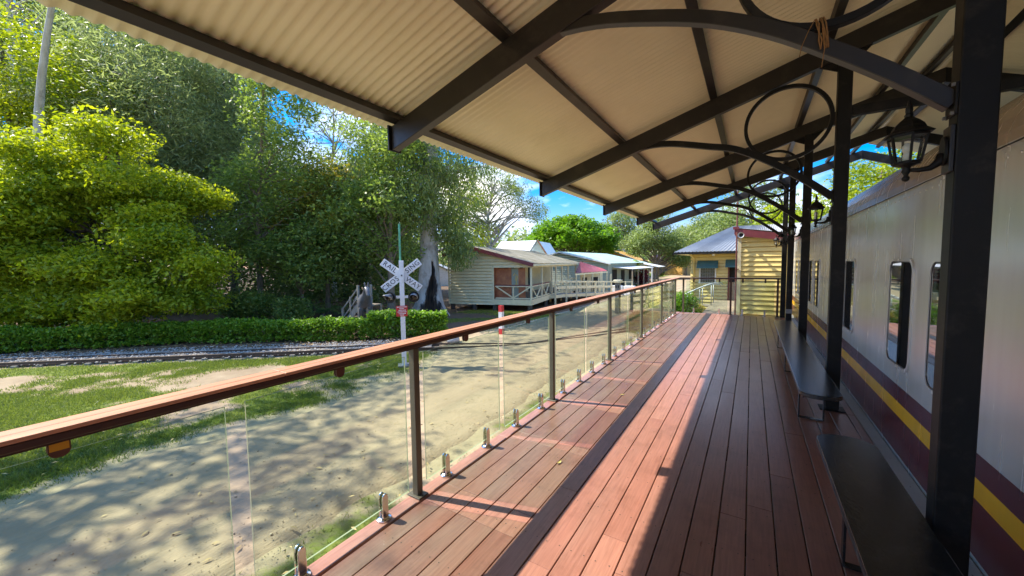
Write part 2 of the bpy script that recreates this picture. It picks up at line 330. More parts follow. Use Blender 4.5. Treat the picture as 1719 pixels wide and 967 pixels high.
# deck boards: red-brown hardwood, silvered in streaks along the boards, painted paler on the sunlit side of the eave shadow
def deck_mat():
    m = bpy.data.materials.new('deck_boards'); m.use_nodes = True; t = m.node_tree; N = t.nodes; K = t.links.new
    b = N['Principled BSDF']
    tc = N.new('ShaderNodeTexCoord'); at = N.new('ShaderNodeAttribute'); at.attribute_name = 'rnd'
    off = N.new('ShaderNodeCombineXYZ'); sc = N.new('ShaderNodeMath'); sc.operation = 'MULTIPLY'; sc.inputs[1].default_value = 37
    K(at.outputs['Fac'], sc.inputs[0]); K(sc.outputs[0], off.inputs['Y'])
    ad = N.new('ShaderNodeVectorMath'); K(tc.outputs['Object'], ad.inputs[0]); K(off.outputs[0], ad.inputs[1])
    mp = N.new('ShaderNodeMapping'); mp.inputs['Scale'].default_value = (14, .7, 1); K(ad.outputs[0], mp.inputs['Vector'])
    nz = N.new('ShaderNodeTexNoise'); nz.inputs['Scale'].default_value = 5; nz.inputs['Detail'].default_value = 8; nz.inputs['Roughness'].default_value = .65; K(mp.outputs[0], nz.inputs['Vector'])
    mp2 = N.new('ShaderNodeMapping'); mp2.inputs['Scale'].default_value = (2.2, .5, 1); K(ad.outputs[0], mp2.inputs['Vector'])
    n2 = N.new('ShaderNodeTexNoise'); n2.inputs['Scale'].default_value = 1.6; n2.inputs['Detail'].default_value = 6; K(mp2.outputs[0], n2.inputs['Vector'])
    base = N.new('ShaderNodeValToRGB'); e = base.color_ramp.elements
    e[0].position = 0; e[0].color = (.14, .052, .037, 1); e[1].position = 1; e[1].color = (.30, .132, .088, 1)
    K(at.outputs['Fac'], base.inputs['Fac'])
    # silvered weathering near the open edge (the timber really is paler there)
    sx = N.new('ShaderNodeSeparateXYZ'); K(tc.outputs['Object'], sx.inputs[0])
    mr = N.new('ShaderNodeMapRange'); mr.inputs['From Min'].default_value = -.2; mr.inputs['From Max'].default_value = -1.7; K(sx.outputs['X'], mr.inputs['Value'])
    r2 = N.new('ShaderNodeValToRGB'); r2.color_ramp.elements[0].position = .36; r2.color_ramp.elements[1].position = .66; K(n2.outputs['Fac'], r2.inputs['Fac'])
    mu = N.new('ShaderNodeMath'); mu.operation = 'MULTIPLY'; K(mr.outputs[0], mu.inputs[0]); K(r2.outputs['Color'], mu.inputs[1])
    mu2 = N.new('ShaderNodeMath'); mu2.operation = 'MULTIPLY'; mu2.inputs[1].default_value = .75; K(mu.outputs[0], mu2.inputs[0])
    w = N.new('ShaderNodeMixRGB'); w.inputs['Color2'].default_value = (.31, .205, .150, 1); K(mu2.outputs[0], w.inputs['Fac']); K(base.outputs['Color'], w.inputs['Color1'])
    mb_ = N.new('ShaderNodeMapRange'); mb_.inputs['From Min'].default_value = -.40; mb_.inputs['From Max'].default_value = -.60; mb_.inputs['To Min'].default_value = 1.0; mb_.inputs['To Max'].default_value = 1.5; K(sx.outputs['X'], mb_.inputs['Value'])  # lighter from the eave's shadow edge outward: sunlight painted into the board colour
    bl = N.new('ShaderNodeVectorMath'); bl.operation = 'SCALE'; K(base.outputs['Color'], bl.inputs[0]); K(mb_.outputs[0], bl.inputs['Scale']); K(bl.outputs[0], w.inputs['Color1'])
    g = N.new('ShaderNodeMixRGB'); g.blend_type = 'MULTIPLY'; g.inputs['Fac'].default_value = .55
    r3_ = N.new('ShaderNodeValToRGB'); r3_.color_ramp.elements[0].position = .3; r3_.color_ramp.elements[0].color = (.5, .45, .42, 1); r3_.color_ramp.elements[1].position = .62; r3_.color_ramp.elements[1].color = (1.1, 1.1, 1.1, 1)
    K(nz.outputs['Fac'], r3_.inputs['Fac']); K(w.outputs['Color'], g.inputs['Color1']); K(r3_.outputs['Color'], g.inputs['Color2'])
    n5 = N.new('ShaderNodeTexNoise'); n5.inputs['Scale'].default_value = 2.6; n5.inputs['Detail'].default_value = 12; n5.inputs['Roughness'].default_value = .75; K(tc.outputs['Object'], n5.inputs['Vector'])
    r5 = N.new('ShaderNodeValToRGB'); r5.color_ramp.elements[0].position = .50; r5.color_ramp.elements[0].color = (1, 1, 1, 1); r5.color_ramp.elements[1].position = .70; r5.color_ramp.elements[1].color = (.62, .58, .55, 1); K(n5.outputs['Fac'], r5.inputs['Fac'])
    g5 = N.new('ShaderNodeMixRGB'); g5.blend_type = 'MULTIPLY'; g5.inputs['Fac'].default_value = .8; K(g.outputs['Color'], g5.inputs['Color1']); K(r5.outputs['Color'], g5.inputs['Color2']); g = g5
    K(g.outputs['Color'], b.inputs['Base Color'])
    rr = N.new('ShaderNodeMapRange'); rr.inputs['To Min'].default_value = .22; rr.inputs['To Max'].default_value = .42; K(n2.outputs['Fac'], rr.inputs['Value']); K(rr.outputs[0], b.inputs['Roughness'])
    b.inputs['Specular IOR Level'].default_value = .5
    bp = N.new('ShaderNodeBump'); bp.inputs['Strength'].default_value = .12; bp.inputs['Distance'].default_value = .004; K(nz.outputs['Fac'], bp.inputs['Height']); K(bp.outputs['Normal'], b.inputs['Normal'])
    return m
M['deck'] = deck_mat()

# coach body: silver paint with maroon and gold bands at fixed heights
def coach_mat():
    m = bpy.data.materials.new('coach_paint'); m.use_nodes = True; t = m.node_tree; N = t.nodes; K = t.links.new
    b = N['Principled BSDF']; tc = N.new('ShaderNodeTexCoord'); sx = N.new('ShaderNodeSeparateXYZ'); K(tc.outputs['Object'], sx.inputs[0])
    mr = N.new('ShaderNodeMapRange'); mr.inputs['From Min'].default_value = -1; mr.inputs['From Max'].default_value = 3.9; K(sx.outputs['Z'], mr.inputs['Value'])
    cr = N.new('ShaderNodeValToRGB'); cr.color_ramp.interpolation = 'CONSTANT'; el = cr.color_ramp.elements
    z = lambda v: (v + .9 + 1) / 4.9
    el[0].position = 0; el[0].color = (.36, .38, .38, 1)
    el[1].position = z(.005); el[1].color = (.115, .018, .030, 1)
    for zz, c in ((.315, (.95, .50, .010, 1)), (.435, (.115, .018, .030, 1)), (.555, (.72, .71, .68, 1)), (2.16, (.50, .41, .32, 1))):
        e = el.new(z(zz)); e.color = c
    K(mr.outputs[0], cr.inputs['Fac'])
    mp = N.new('ShaderNodeMapping'); mp.inputs['Scale'].default_value = (1, 5, .5); K(tc.outputs['Object'], mp.inputs['Vector'])
    nz = N.new('ShaderNodeTexNoise'); nz.inputs['Scale'].default_value = 2.2; nz.inputs['Detail'].default_value = 7; K(mp.outputs[0], nz.inputs['Vector'])
    mu = N.new('ShaderNodeMixRGB'); mu.blend_type = 'MULTIPLY'; mu.inputs['Fac'].default_value = .18
    r2 = N.new('ShaderNodeValToRGB'); r2.color_ramp.elements[0].position = .35; r2.color_ramp.elements[0].color = (.7, .68, .63, 1); r2.color_ramp.elements[1].position = .65
    K(nz.outputs['Fac'], r2.inputs['Fac']); K(cr.outputs['Color'], mu.inputs['Color1']); K(r2.outputs['Color'], mu.inputs['Color2']); K(mu.outputs[0], b.inputs['Base Color'])
    mm = N.new('ShaderNodeMath'); mm.operation = 'GREATER_THAN'; mm.inputs[1].default_value = 1.455; K(sx.outputs['Z'], mm.inputs[0])
    m2 = N.new('ShaderNodeMath'); m2.operation = 'MULTIPLY'; m2.inputs[1].default_value = .40; K(mm.outputs[0], m2.inputs[0]); K(m2.outputs[0], b.inputs['Metallic'])
    rr = N.new('ShaderNodeMapRange'); rr.inputs['To Min'].default_value = .16; rr.inputs['To Max'].default_value = .34; K(nz.outputs['Fac'], rr.inputs['Value']); K(rr.outputs[0], b.inputs['Roughness'])
    mp3 = N.new('ShaderNodeMapping'); mp3.inputs['Scale'].default_value = (1, 1.1, .35); K(tc.outputs['Object'], mp3.inputs['Vector'])
    n3 = N.new('ShaderNodeTexNoise'); n3.inputs['Scale'].default_value = 1.3; n3.inputs['Detail'].default_value = 2; K(mp3.outputs[0], n3.inputs['Vector'])
    bp = N.new('ShaderNodeBump'); bp.inputs['Strength'].default_value = .25; bp.inputs['Distance'].default_value = .02; K(n3.outputs['Fac'], bp.inputs['Height']); K(bp.outputs['Normal'], b.inputs['Normal'])
    return m
M['coach'] = coach_mat()

# ------------------------------------------------------------------ ground sheet, path, gravel
def vnoise(x, y, s, seed=0):
    """cheap smooth value noise"""
    rng = np.random.RandomState(seed); T = rng.rand(64, 64)
    x = np.asarray(x) / s; y = np.asarray(y) / s
    i = np.floor(x).astype(int); j = np.floor(y).astype(int); u = x - i; v = y - j; u = u*u*(3-2*u); v = v*v*(3-2*v)
    g = lambda a, b: T[a % 64, b % 64]
    return (g(i, j)*(1-u) + g(i+1, j)*u)*(1-v) + (g(i, j+1)*(1-u) + g(i+1, j+1)*u)*v
def fbm(x, y, s, seed=0): return vnoise(x, y, s, seed)*.55 + vnoise(x, y, s/2.3, seed+1)*.28 + vnoise(x, y, s/5.1, seed+2)*.17

PY = np.array([-30, -3, .4, 1.7, 3.8, 6.4, 8, 10, 13, 17, 22, 30, 42, 60, 90.])
PL = np.array([-6.0, -6.2, -6.5, -6.8, -6.35, -6.5, -7.4, -7.9, -7.7, -7.4, -7.2, -7.8, -9.0, -11, -12.])
PR = np.array([-3.6, -3.6, -3.55, -3.5, -3.45, -3.4, -3.4, -3.4, -3.8, -4.9, -5.4, -5.6, -5.2, -4.5, -4.])
def path_l(y): return np.interp(y, PY, PL)
def path_r(y): return np.interp(y, PY, PR)

def weights(x, y):
    """sand, grass, litter weights of the ground sheet"""
    n = fbm(x, y, 2.2, 3) - .5; n2 = fbm(x, y, .9, 9) - .5
    dl = path_l(y) - x; dr = x - path_r(y)                     # outside distance to the path
    out = np.maximum(dl, dr)
    sand = np.clip(1 - (out + n2*1.1 - .1) / .7, 0, 1)
    # the track line: (-16.5,1.2) .. (-8.3,7.9)
    td = ((x + 16.5) * .633 - (y - 1.2) * .774)                # positive = near (deck) side of the track
    lawn = np.clip((td - .12)/.25, 0, 1) * (x < -2)
    patch = fbm(x, y, 3.4, 21)
    grass = lawn * np.clip((patch + n2*.55 - .25) / .16, 0, 1) * (1 - sand)
    gedge = (x > -3.85) * (x < -1.9) * np.clip((fbm(x, y, .8, 40) - .64 + .30*(x+3.45)/.4*.5)/.14, 0, 1)
    front = ((x < -7) & (x > -13) & (y > 9.5) & (y < 17)) * np.clip((fbm(x, y, 2.0, 50) - .45)/.15, 0, 1)
    side = ((x > path_r(y) + .2) & (y > 12.8)) * np.clip((fbm(x, y, 2.6, 60) - .34)/.15, 0, 1)
    back = ((y > 38) & (x > -20)) * np.clip((fbm(x, y, 7, 70) - .42)/.1, 0, 1) * (dl > 1)
    grass = np.clip(np.maximum.reduce([grass, gedge*.62, front*(1-sand)*.9, side, back*.9]), 0, 1)
    litter = np.clip((-td + .5)/1.2, 0, 1) * ((y < 30) | (x < -22 - (y-30)*.4)) * (dl > .8)
    return sand * (1 - gedge*.8), grass, litter

gx = np.concatenate([[-900, -400, -200, -120, -80, -60, -48], np.arange(-40, 8.01, .25), [12, 20, 32, 50, 80, 130, 250, 500, 900]])
gy = np.concatenate([[-900, -400, -200, -90, -45, -24, -15], np.arange(-10, 40.01, .25), np.arange(41, 90, 1.5), [95, 110, 140, 200, 320, 520, 900]])
X, Y = np.meshgrid(gx, gy)
nearm = np.exp(-((X+8)/40)**4)
Zg = GZ + ((fbm(X, Y, 1.6, 5) - .5)*.05 + (fbm(X, Y, .5, 8)-.5)*.015) * nearm
# keep the sheet under the path band flat and slightly low
inb = (X > path_l(Y)+.25) & (X < path_r(Y)-.25); Zg = np.where(inb, GZ - .03, Zg)
Vg = np.stack([X.ravel(), Y.ravel(), Zg.ravel()], 1)
nx, ny = len(gx), len(gy); ii = (np.arange(ny-1)[:, None]*nx + np.arange(nx-1)[None]).ravel()
Fg = np.stack([ii, ii+1, ii+1+nx, ii+nx], 1)

def ground_mat():
    m = bpy.data.materials.new('ground_soil'); m.use_nodes = True; t = m.node_tree; N = t.nodes; K = t.links.new; b = N['Principled BSDF']
    b.inputs['Roughness'].default_value = .95; b.inputs['Specular IOR Level'].default_value = .1
    tc = N.new('ShaderNodeTexCoord')
    def noise(s, d=8, r=.65):
        n = N.new('ShaderNodeTexNoise'); n.inputs['Scale'].default_value = s; n.inputs['Detail'].default_value = d; n.inputs['Roughness'].default_value = r; K(tc.outputs['Object'], n.inputs['Vector']); return n.outputs['Fac']
    def ramp(f, c0, c1, p0=.35, p1=.65):
        r = N.new('ShaderNodeValToRGB'); r.color_ramp.elements[0].position = p0; r.color_ramp.elements[1].position = p1
        r.color_ramp.elements[0].color = (*c0, 1); r.color_ramp.elements[1].color = (*c1, 1); K(f, r.inputs['Fac']); return r.outputs['Color']
    def mix(f, a, c):
        x = N.new('ShaderNodeMixRGB'); K(f, x.inputs['Fac']); K(a, x.inputs['Color1']); K(c, x.inputs['Color2']); return x.outputs[0]
    def attr(n):
        a = N.new('ShaderNodeAttribute'); a.attribute_name = n; return a.outputs['Fac']
    def sharpen(f, nf, k=.35):
        a = N.new('ShaderNodeMath'); a.operation = 'MULTIPLY_ADD'; a.inputs[1].default_value = k*2; a.inputs[2].default_value = -k; K(nf, a.inputs[0])
        c = N.new('ShaderNodeMath'); c.operation = 'ADD'; K(f, c.inputs[0]); K(a.outputs[0], c.inputs[1])
        r = N.new('ShaderNodeMapRange'); r.inputs['From Min'].default_value = .35; r.inputs['From Max'].default_value = .65; K(c.outputs[0], r.inputs['Value']); return r.outputs[0]
    fine = noise(9); mid = noise(1.3); vf = noise(45, 5)
    soil = ramp(mid, (.25, .185, .115), (.37, .29, .185))
    sand = mix(ramp(vf, (0, 0, 0), (1, 1, 1), .3, .7), ramp(mid, (.37, .29, .17), (.47, .37, .22)), ramp(fine, (.32, .25, .15), (.46, .37, .23)))
    grass = ramp(fine, (.055, .095, .018), (.20, .23, .045))
    litt = ramp(vf, (.075, .05, .032), (.22, .15, .095), .3, .7)
    c = mix(sharpen(attr('litter'), fine), soil, litt); c = mix(sharpen(attr('sand'), fine), c, sand); c = mix(sharpen(attr('grass'), fine), c, grass)
    K(c, b.inputs['Base Color'])
    bp = N.new('ShaderNodeBump'); bp.inputs['Strength'].default_value = .5; bp.inputs['Distance'].default_value = .03; K(fine, bp.inputs['Height']); K(bp.outputs['Normal'], b.inputs['Normal'])
    return m
M['ground'] = ground_mat()
gr = np_mesh('ground', Vg, Fg, M['ground'], smooth=True)
tag(gr, 'patchy grass and bare soil around the sandy path', kind='structure')
for nme, w in zip(('sand', 'grass', 'litter'), weights(X.ravel(), Y.ravel())):
    a = gr.data.attributes.new(nme, 'FLOAT', 'POINT'); a.data.foreach_set('value', np.ascontiguousarray(w, dtype=np.float32))

# the sandy path, a sheet just above the soil with a ragged edge and shallow wheel marks
ys = np.concatenate([np.arange(-12, 36, .22), np.arange(36, 88, 1.0)]); nu = 26
jl = (fbm(ys, ys*0+3, .8, 77)-.5)*.55; jr = (fbm(ys, ys*0+9, .8, 78)-.5)*.45
U = np.linspace(0, 1, nu)[None]; xl = (path_l(ys)+jl)[:, None]; xr = (path_r(ys)+jr)[:, None]
PX = xl + (xr-xl)*U; PYY = np.repeat(ys[:, None], nu, 1)
edge = np.minimum(U, 1-U)*8; edge = np.clip(edge, 0, 1)
PZ = GZ + .03 + edge*.012 + (fbm(PX, PYY*.35, .55, 90)-.5)*.03*edge + (fbm(PX, PYY, .22, 92)-.5)*.012*edge
PZ[:, 0] = GZ - .04; PZ[:, -1] = GZ - .04
ii = (np.arange(len(ys)-1)[:, None]*nu + np.arange(nu-1)[None]).ravel()
def sand_mat():
    m = mat('path_sand', (.44, .328, .205), .95, spec=.1, noise=.2, nscale=1.7, stretch=(1.3, .35, 1), col2=(.35, .262, .165), bump=1.0, bscale=30, dirt=(.33, .25, .15), dscale=4)
    return m
M['sand'] = sand_mat()
pth = np_mesh('path', np.stack([PX.ravel(), PYY.ravel(), PZ.ravel()], 1), np.stack([ii, ii+1, ii+1+nu, ii+nu], 1), M['sand'], smooth=True)
tag(pth, 'wide pale sandy path between the deck and the lawn', kind='structure')

# the track bed of pale gravel between the rails and the hedge
TA, TB, TC_ = Vector((-26, -6.7)), Vector((-16.5, 1.2)), Vector((-8.3, 7.9))
def tpt(s, o):
    """point s metres along the little railway (0 at TB), o metres to its far (hedge) side"""
    d = Vector((.774, .633)); n = Vector((-.633, .774)); p = TB + d*s + n*o
    return p
rng = np.random.RandomState(4)
mb = MB(); ss = np.arange(-14, 11.5, .5)
rows = []
for s_ in ss:
    e = [tpt(s_, -.28+rng.uniform(-.1, .1)), tpt(s_, -.05), tpt(s_, .9), tpt(s_, 1.35+rng.uniform(-.15, .15))]
    rows.append([(e[0].x, e[0].y, GZ-.02), (e[1].x, e[1].y, GZ+.06), (e[2].x, e[2].y, GZ+.07), (e[3].x, e[3].y, GZ-.03)])
b0 = 0
for r_ in rows: mb.v.extend(r_)
for i in range(len(rows)-1):
    for k in range(3): mb.face((i*4+k, i*4+k+1, i*4+k+5, i*4+k+4))
M['gravel'] = mat('gravel_bed', (.34, .295, .24), .95, spec=.1, noise=.4, nscale=14, bump=1.0, bscale=30, dirt=(.20, .14, .10), dscale=2.5)
tag(mb.build('gravel_bed', M['gravel'], smooth=True), 'pale crushed stone beside the narrow rails', kind='structure')
# loose stones
n = 9000; s_ = rng.uniform(-12, 10.5, n); o_ = np.clip(rng.normal(.62, .36, n), -.22, 1.35)
cx = TB.x + .774*s_ - .633*o_; cyy = TB.y + .633*s_ + .774*o_; sz = rng.uniform(.012, .035, n)
base = np.array([[1,0,0],[-1,0,0],[0,1,0],[0,-1,0],[0,0,1],[0,0,-1]], float)
tri = np.array([[0,2,4],[2,1,4],[1,3,4],[3,0,4],[2,0,5],[1,2,5],[3,1,5],[0,3,5]])
off3 = rng.uniform(.6, 1.3, (n, 6, 1)) * base[None] * sz[:, None, None] * np.array([1.2, 1.1, .7])
VV = off3 + np.stack([cx, cyy, np.full(n, GZ+.072)], 1)[:, None]
FF = (tri[None] + (np.arange(n)*6)[:, None, None])
M['stone'] = mat('loose_stone', (.37, .34, .295), .9, rndmix=.5)
st = np_mesh('gravel_stones', VV.reshape(-1, 3), FF.reshape(-1, 3), M['stone'], rnd=np.repeat(rng.rand(n), 8))
tag(st, 'loose grey stones on the track bed', 'gravel', kind='stuff')

n = 5000; rq = np.random.RandomState(14)
yq = rq.uniform(-1.5, 14, n)**1.0; uq = rq.rand(n); uq = np.where(rq.rand(n) < .45, 1-uq**2*.35, uq)
xq = path_l(yq) + (path_r(yq)-path_l(yq))*uq + .1; sq = rq.uniform(.003, .008, n)*np.where(rq.rand(n) < .06, 2.0, 1)
VV = rq.uniform(.5, 1.3, (n, 6, 1))*base[None]*sq[:, None, None]*np.array([1.3, 1.1, .6]) + np.stack([xq, yq, np.full(n, GZ+.044)], 1)[:, None]
FF = tri[None] + (np.arange(n)*6)[:, None, None]
M['clod'] = mat('earth_clod', (.38, .30, .19), .95, rndmix=.5)
tag(np_mesh('pebbles', VV.reshape(-1, 3), FF.reshape(-1, 3), M['clod'], rnd=np.repeat(rq.rand(n), 8)), 'small clods and pebbles strewn over the sandy path', 'pebbles', kind='stuff')

# ------------------------------------------------------------------ the timber deck
rng = random.Random(11)
mb = MB()
def board(x0, x1, y0, y1, tone, z=0.0):
    mb.rv = tone; mb.box(x0 + .003, x1 - .003, y0 + .0012, y1 - .0012, z - .025, z + rng.uniform(-.0008, .0008))
YN, YF = -3.6, 13.1
cuts = [(y - .11, y + .11) for y in (1.93, 4.08, 6.22, 8.38, 10.5)] + [(y - .06, y + .06) for y in (3.0, 5.15, 7.3)]
mb2 = None
for y0, y1 in ((-3.6, -.2), (-.2, 2.9), (2.9, 6.3), (6.3, 9.6), (9.6, 13.1)): board(-2.0, -1.889, y0, y1, rng.uniform(.75, .95))
x = .009 - .145*13
k = 0
while x < .93:
    x1 = min(x + .145, .947); xm = (x + x1)/2
    if xm < -1.1:                                              # left strip, cut at each rail post by a paler short piece
        ysl = [YN]
        for a, b in sorted(cuts): ysl += [a, b]
        ysl.append(YF)
        for i in range(len(ysl)-1):
            short = i % 2 == 1
            board(x, x1, ysl[i], ysl[i+1], rng.uniform(.86, 1.0) if short else rng.uniform(.25, .65))
    else:
        ysl = [YN]; yy = YN + rng.uniform(.8, 3.5)
        while yy < YF - .8: ysl.append(yy); yy += rng.uniform(2.4, 5.4)
        ysl.append(YF)
        for i in range(len(ysl)-1): board(x, x1, ysl[i], ysl[i+1], rng.uniform(.28, .68) if xm > -.43 else rng.uniform(.55, .95))  # sunlit side of the eave shadow also gets paler board tones
    x += .145; k += 1
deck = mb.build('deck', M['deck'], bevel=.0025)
tag(deck, 'long red-brown timber boardwalk along the silver coach', kind='structure')
mb = MB()
mb.box(-1.985, -1.95, YN, YF, GZ+.05, -.028)                     # fascia
mb.box(-1.95, .93, 13.06, 13.09, GZ+.05, -.028)
for yj in np.arange(-3.4, 13, 1.2): mb.box(-1.945, .93, yj, yj+.045, -.17, -.028)
for yj in np.arange(-3.2, 13, 2.15):
    for xx in (-1.8, -.5, .8): mb.box(xx-.05, xx+.05, yj-.05, yj+.05, GZ-.3, -.172)
tag(mb.build('deck_frame', M['stump']), 'dark joists and fascia under the boardwalk', kind='structure')

M['plate'] = mat('grey_plate', (.36, .385, .39), .5, noise=.1, nscale=3, dirt=(.27, .28, .28), dscale=2)
mb = MB(); mb.box(.949, 1.044, YN, YF, -.10, -.006); tag(mb.build('platform_edge', M['plate'], bevel=.004), 'pale grey edge strip between the boards and the coach', kind='structure')
# screw heads over the joists
mb = MB(); rs_ = random.Random(3)
for yj in np.arange(.55, 7.5, .45):
    xk = .009 - .145*13
    while xk < .9:
        for q in (.035, .110):
            cx_, cy_2 = xk+q+rs_.uniform(-.004, .004), yj+rs_.uniform(-.006, .006)
            mb.add([(cx_+.0042*math.cos(a), cy_2+.0042*math.sin(a), .0016) for a in np.linspace(0, 2*math.pi, 6, endpoint=False)], [tuple(range(6))])
        xk += .145
tag(mb.build('deck_screws', M['stump']), 'dark screw heads in rows across the deck boards', kind='structure')

# ------------------------------------------------------------------ canopy: posts, rafters, purlins, iron sheet, arches and rings
FY = [-.5, 2.405, 5.245, 8.16, 11.0, 13.05]          # frames along the deck
RB = lambda x: 2.635 + .30*(x + 2.72)                 # underside of the rafters
RIDGE = 2.3
can = thing('platform_canopy', 'black steel canopy with cream corrugated iron roof over the deck', 'canopy', (.77, 2.4, 0))
for i, y in enumerate(FY):
    near = M['brownblack']
    mb = MB(); mb.box(.71, .826, y-.045, y+.045, .0 if i < 5 else GZ, RB(.77)+.01)
    mb.box(.66, .88, y-.09, y+.09, .001, .012) if 0 < i < 5 else None
    mb.build('post', M['black'], can, bevel=.006, seg=2)
    mb = MB()                                           # rafter, a deep channel with plumb-cut tail
    yy0, yy1 = y-.04, y+.04
    mb.prism([(-2.72, yy0, RB(-2.72)), (RIDGE, yy0, RB(RIDGE)), (RIDGE, yy0, RB(RIDGE)+.205), (-2.72, yy0, RB(-2.72)+.205)], (0, .08, 0))
    mb.build('rafter', near, can, bevel=.004)
    mb = MB()
    mb.box(-2.74, -2.722, y-.07, y+.07, RB(-2.72)-.005, RB(-2.72)+.21)
    mb.build('end_plate', M['black'], can, bevel=.002)
    mb = MB()
    mb.prism([(RIDGE+.002, yy0+.003, RB(RIDGE)), (4.4, yy0+.003, RB(RIDGE)-.85), (4.4, yy0+.003, RB(RIDGE)-.65), (RIDGE+.002, yy0+.003, RB(RIDGE)+.203)], (0, .074, 0))
    mb.build('rafter', M['black'], can)
    mb = MB()
    if i < 3:
        mb.beam((.83, y, 3.12), (4.3, y, 3.12), .07, .09); mb.beam((1.5, y, 3.16), (RIDGE, y, RB(RIDGE)+.02), .05, .06)
        mb.beam((3.2, y, 3.16), (RIDGE, y+.002, RB(RIDGE)+.02), .05, .06)
        mb.build('tie_beam', M['black'], can)
        mb = MB()
    mb.prism([(.709, y-.006, RB(.709)-.12), (.55, y-.006, RB(.55)+.005), (.709, y-.006, RB(.709)+.005)], (0, .012, 0))
    mb.build('gusset', M['black'], can); mb = MB()
    mb.prism([(.827, y-.006, RB(.827)-.12), (.98, y-.006, RB(.98)+.005), (.827, y-.006, RB(.827)+.005)], (0, .012, 0))
    mb.build('gusset', M['black'], can)
    # arched brace: springs from the rafter, dips to the post
    raw = [(-1.44, 3.105), (-1.20, 3.125), (-.86, 3.09), (-.5, 2.99), (-.2, 2.88), (.07, 2.735), (.31, 2.565), (.52, 2.40), (.708, 2.235)]
    if i >= 2: raw[0] = (-1.30, 3.065); raw[1] = (-1.12, 3.082); raw[2] = (-.86, 3.055); raw[3] = (-.47, 2.955)
    pts = []
    for k in range(len(raw)-1):
        p0 = raw[max(k-1, 0)]; p1 = raw[k]; p2 = raw[k+1]; p3 = raw[min(k+2, len(raw)-1)]
        for q in range(5):
            t = q/5
            cr = lambda a, b, c, d: .5*((2*b) + (c-a)*t + (2*a-5*b+4*c-d)*t*t + (3*b-a-3*c+d)*t**3)
            pts.append((cr(p0[0], p1[0], p2[0], p3[0]), y, cr(p0[1], p1[1], p2[1], p3[1]) + .035))
    pts.append((raw[-1][0], y, raw[-1][1]+.035))
    mb = MB(); mb.sweep(pts, .055, .068, (0, 1, 0)); mb.build('arched_brace', near if i == 1 else M['black'], can, bevel=.003)
    if 0 < i < 4:
        mb = MB(); mb.box(.700, .7085, y-.05, y+.05, 2.215, 2.345); pl_ = mb.build('brace_plate', M['black'], can, bevel=.002)
        for zz in (2.222, 2.338):
            for yq_ in (-.038, .038):
                mb = MB(); mb.tube([(.6995, y+yq_, zz), (.690, y+yq_, zz)], .008, 6); mb.build('bolt', M['galv'], pl_)
    mb = MB()
    mb.sweep([(.295 + .385*math.cos(a), y, 3.112 + .385*math.sin(a)) for a in np.linspace(0, 2*math.pi, 56, endpoint=False)], .045, .036, (0, 1, 0), closed=True)
    mb.build('ring', M['black'], can, bevel=.002)
for x in (-2.66, -1.52, -.43, .62, 1.62, 2.12):
    mb = MB(); zt = RB(x) + .207
    u = Vector((-.287, 0, .958))
    mb.beam((x, -3.4, zt+.030), (x, 13.1, zt+.030), .075, .056, up=u); mb.build('purlin', M['brownblack'], can)
for x in (2.5, 3.4, 4.3):
    mb = MB(); zt = RB(RIDGE)+.203 - .405*(x-RIDGE); mb.beam((x, -3.4, zt+.03), (x, 12.6, zt+.03), .075, .056, up=(.375, 0, .927)); mb.build('purlin', M['black'], can)
# corrugated sheet: 76 mm pitch, 16 mm deep, laps every tenth rib
def corr(y0, y1, xs, zf, pitch=.076, amp=.0095, per=8, nrm=(-.287, .958)):
    n = int((y1-y0)/pitch*per); yv = y0 + np.arange(n+1)*pitch/per
    h = amp*np.sin(yv/pitch*2*np.pi); lap = ((np.floor((yv-y0)/.762)).astype(int) % 2)*.0016
    V = []; 
    for x in xs: V.append(np.stack([x + nrm[0]*(h+lap), yv, zf(x) + nrm[1]*(h+lap)], 1))
    V = np.concatenate(V); m_ = n+1
    F = np.concatenate([np.stack([np.arange(n)+k*m_, np.arange(n)+1+k*m_, np.arange(n)+1+(k+1)*m_, np.arange(n)+(k+1)*m_], 1) for k in range(len(xs)-1)])
    return V, F
off = np.array([.77, 2.4, 0])
V, F = corr(-3.5, 12.62, [-2.86, -2.2, -1.5, -.7, .3, 1.3, 2.27], lambda x: RB(x)+.207+.058+.012)
o = np_mesh('roof_sheet', V-off, F, M['sheet'], parent=can, smooth=True)
md = o.modifiers.new('thickness', 'SOLIDIFY'); md.thickness = .0012; md.offset = 1
V, F = corr(-3.5, 12.62, [2.33, 3.2, 4.5], lambda x: RB(RIDGE)+.203+.07-.405*(x-RIDGE), per=6, nrm=(.375, .927))
o = np_mesh('roof_sheet', V-off, F, M['sheet'], parent=can, smooth=True)
md = o.modifiers.new('thickness', 'SOLIDIFY'); md.thickness = .0012; md.offset = 1
mb = MB(); zr = RB(RIDGE)+.3
mb.prism([(2.10, -3.5, zr-.045), (RIDGE, -3.5, zr+.012), (2.5, -3.5, zr-.06), (2.5, -3.5, zr-.065), (RIDGE, -3.5, zr+.007), (2.10, -3.5, zr-.05)], (0, 16.1, 0))
mb.build('ridge_cap', M['sheet'], can)
